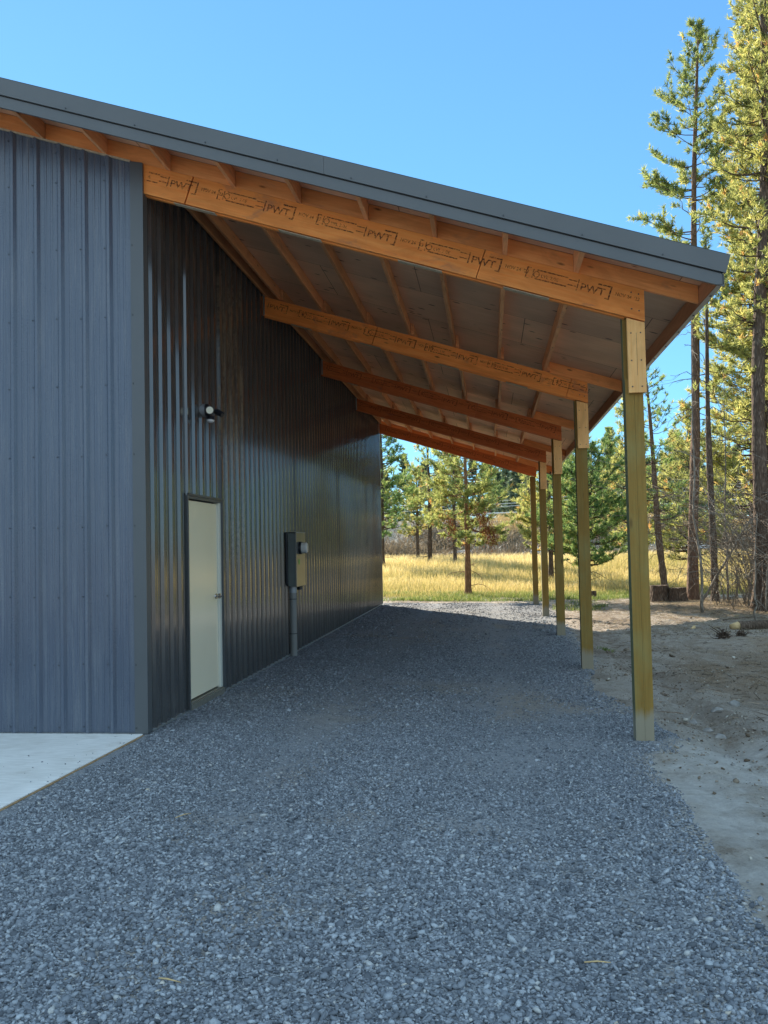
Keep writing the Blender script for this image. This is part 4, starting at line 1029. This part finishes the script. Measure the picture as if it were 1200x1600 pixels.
# twiggy dead thicket at the right
def thicket(x, y, label, seed, n, rx, ry, h, mat='bark_pale', zlo=.3):
    r_ = np.random.default_rng(seed); b = MB(); z = float(gdirt(np.array([x]), np.array([y]))[0]) - .03
    for _ in range(n):
        p = Vector((r_.normal(0, rx), r_.normal(0, ry), 0)); top_ = r_.uniform(zlo, 1)*h; a = r_.uniform(0, 6.28); q = [p]
        d = Vector((math.cos(a)*.35, math.sin(a)*.35, 1.0))
        for i in range(4): q.append(q[-1] + d*top_/4 + Vector(r_.normal(0, .10, 3))*h*.25); d = d + Vector((math.cos(a)*.3, math.sin(a)*.3, -.25))
        b.tube(q, [.010, .008, .006, .005, .003], mat, 3, cap=False)
        for _k in range(3):
            s = q[r_.integers(1, 4)]; e = s + Vector(r_.normal(0, .25, 3))*h*.5; b.tube([s, (s+e)/2+Vector(r_.normal(0, .03, 3)), e], [.006, .004, .002], mat, 3, cap=False)
    o = b.build('dead_thicket'); o.location = (x, y, z); return tagp(o, label, 'brush')
thicket(9.75, 12.6, 'tangle of bare grey twigs at the right edge among the trunks', 8, 90, .35, .7, 3.6, 'bark_pale')
thicket(9.35, 13.6, 'tall veil of curling pale dead twigs in front of the thick trunk', 10, 110, .45, .8, 6.0, 'bark_pale', .5)
thicket(10.2, 15.6, 'dense dead twigs behind the thick trunk at the right edge', 11, 110, .7, 1.0, 5.0, 'bark_pale', .4)
thicket(8.9, 14.2, 'loose web of bare twigs between the thin and thick pines', 9, 26, .35, .7, 3.0, 'bark_pale')

# --- between the posts
place_pine(6.45, 24.5, 'bushy dense green pine seen between the middle posts', 31, 5.35, .10, .95, 1.75, mat='needle_dark', bark='bark', tuft=.13, needles=16, whorl=.24, nbr=6, twigs=9, shape='round', dead=6, rlo=.0, rhi=1.0, wob=.03)
place_pine(5.55, 30.0, 'leafy yellow green pine behind the third post', 32, 6.1, .11, 1.4, 1.7, mat='needle_gold', bark='bark', tuft=.15, needles=14, whorl=.26, nbr=6, twigs=8, shape='cone', dead=6, wob=.03)
place_pine(9.55, 34.0, 'pointed golden pine just left of the nearest post', 33, 8.7, .14, 1.3, 1.75, mat='needle_gold', bark='bark_red', tuft=.17, needles=14, whorl=.28, nbr=5, twigs=7, shape='cone', dead=6, wob=.03)
place_pine(11.4, 30.5, 'yellowing pine with low sweeping boughs right of the nearest post', 34, 7.2, .13, 1.0, 2.2, mat='needle_gold', bark='bark', tuft=.17, needles=13, whorl=.30, nbr=5, twigs=7, shape='cone', dead=8, wob=.04)
# --- left group beyond the field
A, _ = place_pine(-.35, 43.0, 'open crowned pine in the field behind the small pine, left of it', 41, 8.2, .14, 2.5, 2.0, mat='needle', bark='bark', tuft=.20, needles=14, whorl=.42, nbr=3, twigs=7, shape='round', dead=22, deadlen=1.5, wob=.05, sparse=.38)
B, _ = place_pine(-2.6, 39.0, 'tall green pine half hidden behind the far corner of the building', 42, 9.6, .15, 2.1, 1.9, mat='needle_dark', bark='bark', tuft=.20, needles=14, whorl=.34, nbr=5, twigs=7, shape='cone', dead=10, wob=.04)
C_, _ = place_pine(1.15, 41.5, 'yellow green pine tucked between the open crowned pine and the small pine', 43, 6.4, .12, 2.0, 1.7, mat='needle_gold', bark='bark', tuft=.20, needles=14, whorl=.30, nbr=5, twigs=8, shape='cone', dead=10, wob=.04)
copy_tree(C_, -1.4, 47.5, 2.1, .92, 'low pine filling the gap left of the open crowned pine')
copy_tree(A, -4.3, 50, 1.0, .95, 'pine peeping past the far building corner, further back than its neighbour')
copy_tree(B, 3.2, 70, .7, .68, 'green pine standing behind the right side of the small pine')
# --- on the bank
far = [(6.6, 72, A, .72, 'pine on the bank between the small pine and the far post'), (9.4, 70, B, .55, 'short dark pine on the bank just left of the far post'),
       (12.3, 62, B, .72, 'slim conifer on the bank seen between the second and nearest posts'), (13.6, 70, B, .83, 'distant slim conifer, its tip against the sky between the second and nearest posts'),
       (16.5, 58, C_, 1.1, 'yellow pine on the bank behind the open crooked pine'), (19.0, 55, A, 1.0, 'open pine on the bank seen past the tall bare trunk'),
       (22.5, 57, C_, 1.25, 'broad yellow pine on the bank between the slender trunks'), (26.5, 58, B, 1.1, 'dark pine on the bank beyond the thick trunk'),
       (10.6, 57, C_, .62, 'low yellow pine at the foot of the bank between the posts'), (30, 56, A, 1.2, 'large open pine on the bank at the right edge of the photo')]
for i, (x, y, src, s, lab) in enumerate(far): copy_tree(src, x, y, i*1.3, s, lab)

# far wood that reads as one mass
def wood_mass(name, label, n, xr, yr, hr, seed, mat='far', nt=240, ns=.38, zf=None):
    r_ = np.random.default_rng(seed); VV = []; RR = []
    for i in range(n):
        x, y = r_.uniform(*xr), r_.uniform(*yr); h = r_.uniform(*hr); z0 = float(gbase(x, y)) if zf is None else zf
        u = r_.random(nt)**.8; rad = (1-u)*h*.20+.15; a = r_.uniform(0, 6.28, nt); q = np.sqrt(r_.random(nt))
        c = np.stack([x+np.cos(a)*rad*q, y+np.sin(a)*rad*q, z0+h*(.12+.88*u)], 1)
        c0 = np.clip(r_.normal(.45, .15)+r_.normal(0, .18, nt), 0, 1)
        k = 4; d = r_.normal(0, 1, (nt, k, 3)); d[..., 2] = np.abs(d[..., 2])*.6; d /= np.linalg.norm(d, axis=2)[..., None]
        s_ = np.cross(d, r_.normal(0, 1, (nt, k, 3))); s_ /= np.linalg.norm(s_, axis=2)[..., None]
        o_ = c[:, None]; VV.append(np.stack([o_-s_*ns*.28, o_+s_*ns*.28, o_+d*ns], 2).reshape(-1, 3)); RR.append(np.repeat(c0, 3*k))
    V = np.concatenate(VV); o = np_mesh(name, V, np.arange(len(V)).reshape(-1, 3), mat, np.concatenate(RR)); return tagp(o, label, 'forest', kind='stuff')
wood_mass('distant_forest', 'dark conifer forest far behind the bank', 190, (-60, 95), (85, 125), (6, 10.5), 3, nt=300, ns=.55)
wood_mass('roadside_wood', 'pine wood standing to the right of the clearing, mirrored in the steel wall', 40, (26, 50), (-12, 22), (4, 7.5), 4, mat='needle_gold', nt=420, ns=.34)

# ---- meadow
def blades(name, n, fx, h, w, mat, seed, label, cat, kind='stuff', lean=.25, rf=None, k=1):
    r_ = np.random.default_rng(seed); x, y = fx(r_, n); n = len(x); z = gdirt(x, y) - .01
    hh = h(x, y)*r_.uniform(.5, 1.25, n); a = r_.uniform(0, 6.28, n); ww = w*(1+.03*np.clip(y-20, 0, 60))
    ld = r_.normal(0, lean, (n, 2))*hh[:, None]
    p = np.stack([x, y, z], 1); s_ = np.stack([np.cos(a)*ww, np.sin(a)*ww, 0*a], 1)
    m1 = p + np.stack([ld[:, 0]*.35, ld[:, 1]*.35, hh*.6], 1); tp = p + np.stack([ld[:, 0], ld[:, 1], hh], 1)
    V = np.stack([p-s_, p+s_, m1+s_*.8, m1-s_*.8, tp], 1).reshape(-1, 3); i = np.arange(n)*5
    Fx = np.concatenate([np.stack([i, i+1, i+2], 1), np.stack([i, i+2, i+3], 1), np.stack([i+3, i+2, i+4], 1)])
    rn = rf(x, y, r_) if rf else r_.random(n)
    c5 = np.array([-.12, -.12, 0, 0, .12]); R_ = np.clip((rn[:, None]+c5).ravel(), 0, 1)
    return tagp(np_mesh(name, V, Fx, mat, R_), label, cat, kind=kind)
def mead(r, n):
    y = 19.5 + 31.5*r.random(n)**1.15; x = CAM[0] - .117*(y-CAM[1]) + (y-CAM[1])*r.uniform(-.30, .60, n)
    k = (vnoise(x, y, .9, 55) + (y-20.3)*.5 + .5*sst(x, 7, 9)*(19.5-y+1)*0 > r.uniform(-.3, .3, n)) & ((x < 6.6) | (y > 20.2)) & (x > -6)
    return x[k], y[k]
blades('meadow_grass', 150000, mead, lambda x, y: .15 + .16*sst(y, 21, 26) + .16*sst(y, 28, 40) + .07*vnoise(x, y, .5, 3), .0055, 'grass', 12, 'tall dry yellow grass of the meadow behind the driveway', 'grass',
       rf=lambda x, y, r: np.clip(.22 + .42*sst(y, 20, 27) + .20*r.normal(0, 1, len(x))*.8 + .55*vnoise(x*.45, y, .30, 4) + .15*sst(y, 40, 48), 0, 1))
def tufts_xy(cs, sd):
    def f(r, n):
        i = r.integers(0, len(cs), n); c = np.array(cs)[i]; return c[:, 0] + r.normal(0, 1, n)*c[:, 2], c[:, 1] + r.normal(0, 1, n)*c[:, 2]
    return f
wt = [(4.95, 15.2, .22), (5.4, 14.6, .18), (5.0, 16.4, .25), (5.8, 15.9, .12), (6.6, 14.6, .10), (4.80, 6.6, .05), (5.6, 17.8, .3), (3.4, 19.2, .3), (2.2, 19.4, .4), (1.0, 19.6, .4), (0.3, 19.2, .3), (4.4, 19.0, .35), (8.0, 6.3, .08)]
blades('green_weeds', 2600, tufts_xy(wt, 3), lambda x, y: .11-.05*(y<8), .005, 'weed', 14, 'low green weeds sprouting along the driveway edge', 'weeds', lean=.5)
def strip_xy(r, n):
    x = r.uniform(-.6, 7.5, n); y = 18.9 + 3.4*r.random(n)**1.3 + .5*vnoise(x, x*0, .8, 3); k = r.random(n) < .40+1.5*vnoise(x, y, .8, 71); return x[k], y[k]
blades('short_green_grass', 26000, strip_xy, lambda x, y: .12+.05*sst(y, 19.5, 21), .005, 'weed', 15, 'short green grass at the meadow front, beyond the gravel', 'grass', lean=.4)
# ---- brush on the bank
def brush_xy(r, n):
    y = r.uniform(49.5, 63, n); x = CAM[0] - .117*(y-CAM[1]) + (y-CAM[1])*r.uniform(-.30, .60, n); k = r.random(n) < np.clip(.5+1.3*vnoise(x, y, .35, 81), .1, 1); return x[k], y[k]
blades('dry_brush', 90000, brush_xy, lambda x, y: .55+.5*vnoise(x, y, .4, 6), .011, 'brush', 16, 'grey brown dry brush covering the bank behind the meadow', 'brush', lean=.7,
       rf=lambda x, y, r: np.clip(.30 + .5*vnoise(x, y, .16, 5) + .75*sst(y, 54, 60)*sst(x, 0, 3) + .18*r.normal(0, 1, len(x)), 0, 1))
# rocks on the bank
def rock(x, y, s, label, seed, mat='rock_blue', name='boulder', flat=.7, zz=None):
    import bmesh
    bm = bmesh.new(); bmesh.ops.create_icosphere(bm, subdivisions=3, radius=1); r_ = random.Random(seed)
    ax = [Vector((r_.gauss(0, 1), r_.gauss(0, 1), r_.gauss(0, 1))).normalized() for _ in range(9)]; dd = [r_.uniform(.55, .85) for _ in ax]
    for v in bm.verts:
        for a_, d_ in zip(ax, dd):
            k = v.co.dot(a_)
            if k > d_: v.co -= a_*(k-d_)*.9
        v.co = Vector((v.co.x*s, v.co.y*s*.8, v.co.z*s*flat))
    me = bpy.data.meshes.new(name); bm.to_mesh(me); bm.free(); me.materials.append(MT[mat])
    o = bpy.data.objects.new(name, me); COL.objects.link(o); z = float(gdirt(np.array([x]), np.array([y]))[0]) if zz is None else zz
    o.location = (x, y, z+s*.15); o.rotation_euler = (0, 0, r_.uniform(0, 6)); return tagp(o, label, 'rock')
rock(1.1, 52.0, .95, 'bluish boulder at the foot of the bank left of the small pine', 1)
rock(2.4, 51.0, .5, 'lower flat boulder right beside the bluish boulder', 2)
rock(6.4, 52.5, .8, 'grey boulder in the brush right of the small pine', 3)
rock(7.6, 51.6, .5, 'small grey boulder in the brush left of the far posts', 4)
rock(16.5, 53, 1.3, 'long pale boulder low on the bank between the second and nearest posts', 5, flat=.4)
for i, (x, y, s, lab) in enumerate([(4.90, 1.22, .062, 'round pale stone right of the nearest post, furthest of three in a row'), (4.93, .78, .075, 'flat pale stone, middle of three in a row right of the nearest post'),
        (4.96, .50, .085, 'bluish flat stone, nearest of three in a row right of the post'), (5.22, 1.62, .09, 'grey stone half buried in the rut right of the nearest post'),
        (4.83, -.24, .035, 'small white stone beside a twig on the grey soil'), (4.82, -.48, .045, 'little pale stone just below the small white one'), (5.45, 1.95, .10, 'dusty stone further right in the soil beyond the rut')]):
    rock(x, y, s*.85, lab, 20+i, 'rock', 'stone', .6, float(gdirt(np.array([x]), np.array([y]))[0])-s*.12)

# ---- stumps, log
def stump(x, y, w, d, h, label, seed, cut='bark'):
    r_ = random.Random(seed); b = MB(); n = 18; z = float(gdirt(np.array([x]), np.array([y]))[0])
    rings = []
    for zz, sc_ in ((-.08, 1.25), (.04, 1.1), (h*.5, 1.0), (h, .97)):
        rings.append([(math.cos(2*math.pi*k/n)*w*sc_*(1+.05*math.sin(3*k+seed)), math.sin(2*math.pi*k/n)*d*sc_*(1+.05*math.sin(2*k+seed)), zz + (.012*math.sin(k*2.3) if zz == h else 0)) for k in range(n)])
    for a, c in zip(rings[:-1], rings[1:]):
        for k in range(n): b.face([a[k], a[(k+1)%n], c[(k+1)%n], c[k]], 'bark')
    b.face(rings[-1], cut); o = b.build('tree_stump', smooth=False); o.location = (x, y, z); return tagp(o, label, 'stump')
stump(7.50, 16.9, .24, .24, .42, 'dark sawn stump in front of the crooked pine, left and taller of a pair', 1)
stump(7.95, 16.75, .23, .20, .33, 'dark sawn stump, right and lower of the pair, near the tall bare trunk', 2)
stump(6.1, 19.6, .08, .07, .22, 'tiny dark stump at the meadow edge between the second and nearest posts', 3)
b = MB(); b.tube([(0,0,0),(.25,.02,.0),(.8,.1,.01),(1.5,.25,.02),(2.4,.4,.0)], [.085,.095,.09,.085,.08], 'bark', 12, cap=False); 
b.tube([(-.16,-.03,-.02),(-.004,0,0)], [.05,.082], 'cutwood', 12)
b.tube([(.15,0,.05),(.16,-.1,-.1)], [.03,.02], 'bark', 6)
o = b.build('fallen_log', smooth=True); zl = float(gdirt(np.array([7.55]), np.array([9.6]))[0]); o.location = (7.62, 9.75, zl+.07); tagp(o, 'dark fallen log with a pale cut end at the right edge of the photo', 'log')
b = MB(); b.tube([(0,0,.0),(.10,.25,.03),(.16,.5,.02)], [.03,.035,.02], 'cutwood', 6); o = b.build('wood_splinter'); o.location = (6.75, 9.7, float(gdirt(np.array([6.9]), np.array([9.7]))[0])); tagp(o, 'pale split piece of wood lying on the sunlit soil', 'wood chip')
b = MB(); b.tube([(0,0,.0),(.5,.2,.02),(1.1,.2,.0)], [.018,.022,.012], 'bark', 6); o = b.build('fallen_branch'); o.location = (7.7, 11.2, float(gdirt(np.array([7.7]), np.array([11.2]))[0])+.02); tagp(o, 'thin brown branch lying on the litter before the thick trunk', 'branch')
# clump of upturned roots
def root_clump(x, y, label, seed, s=.18):
    r_ = np.random.default_rng(seed); b = MB(); z = float(gdirt(np.array([x]), np.array([y]))[0])
    for _ in range(46):
        d = Vector(r_.normal(0, 1, 3)).normalized(); d.z = abs(d.z); l = s*r_.uniform(.6, 1.3)
        q = [Vector(r_.normal(0, s*.25, 3)) + d*l*t_ + Vector(r_.normal(0, s*.1, 3))*t_ for t_ in (0, .5, 1)]
        b.tube(q, [s*.10, s*.07, s*.02], 'bark', 4, cap=False)
    o = b.build('root_clump'); o.location = (x, y, z); return tagp(o, label, 'roots')
root_clump(6.95, 8.15, 'dark tangled root clump on the shadow line, left of the fallen log', 1, .16)
root_clump(7.25, 8.25, 'smaller dark root clump right next to the fallen log', 2, .12)
# a few straws on the gravel
for i, (x, y, a, l, lab) in enumerate([(1.12, -2.35, .6, .11, 'pale straw twig on the gravel left of centre'), (3.35, -3.95, -.3, .10, 'pale bark sliver on the near gravel at right'), (1.75, -4.25, -.6, .10, 'thin pale stick at the bottom edge of the gravel'), (4.80, -.36, 2.2, .14, 'curved orange twig beside the small white stone')]):
    b = MB(); b.tube([(0,0,0),(l*.5*math.cos(a),l*.5*math.sin(a),.012),(l*math.cos(a+.3),l*math.sin(a+.3),.002)], [.003,.0035,.0015], 'cutwood', 5); o = b.build('twig'); zz = max(float(ggrav(np.array([x]), np.array([y]))[0]), float(gdirt(np.array([x]), np.array([y]))[0])-.04)
    o.location = (x, y, zz+.014); tagp(o, lab, 'twig')

# ---- overhead cables along the road on the bank
def cable(p0, p1, sag, r_, label):
    b = MB(); P = []
    for i in range(25):
        t_ = i/24; P.append((p0[0]+(p1[0]-p0[0])*t_, p0[1]+(p1[1]-p0[1])*t_, p0[2]+(p1[2]-p0[2])*t_ - sag*4*t_*(1-t_)))
    b.tube(P, r_, 'wire', 6); o = b.build('overhead_cable', smooth=True); tagp(o, label, 'cable', 'overhead cables above the bank')
px = (-24, 50); py = (66.0, 66.0)
zt = lambda k: 0
cable((-24, 66, 5.0), (50, 66, 8.3), 1.1, .022, 'thin overhead cable above the bank, topmost of the close trio')
cable((-24, 66.6, 4.75), (50, 66.6, 8.1), 1.1, .022, 'thin overhead cable above the bank, middle of the close trio')
cable((-24, 67.2, 4.55), (50, 67.2, 7.9), 1.1, .022, 'thin overhead cable above the bank, lowest of the close trio')
cable((-24, 66, 4.25), (50, 66, 6.6), 1.0, .055, 'thick bright overhead cable below the close trio')
for x, H, lab in ((-24, 6.0, 'wooden utility pole left of the view holding the cables'), (50, 9.2, 'wooden utility pole right of the view holding the cables')):
    b = MB(); b.tube([(x, 66.3, 1.5), (x, 66.3, H)], [.16, .12], 'pole', 10); b.box(x-.06, x+.06, 65.6, 67.6, H-1.3, H-1.15, 'pole'); tagp(b.build('utility_pole'), lab, 'pole')
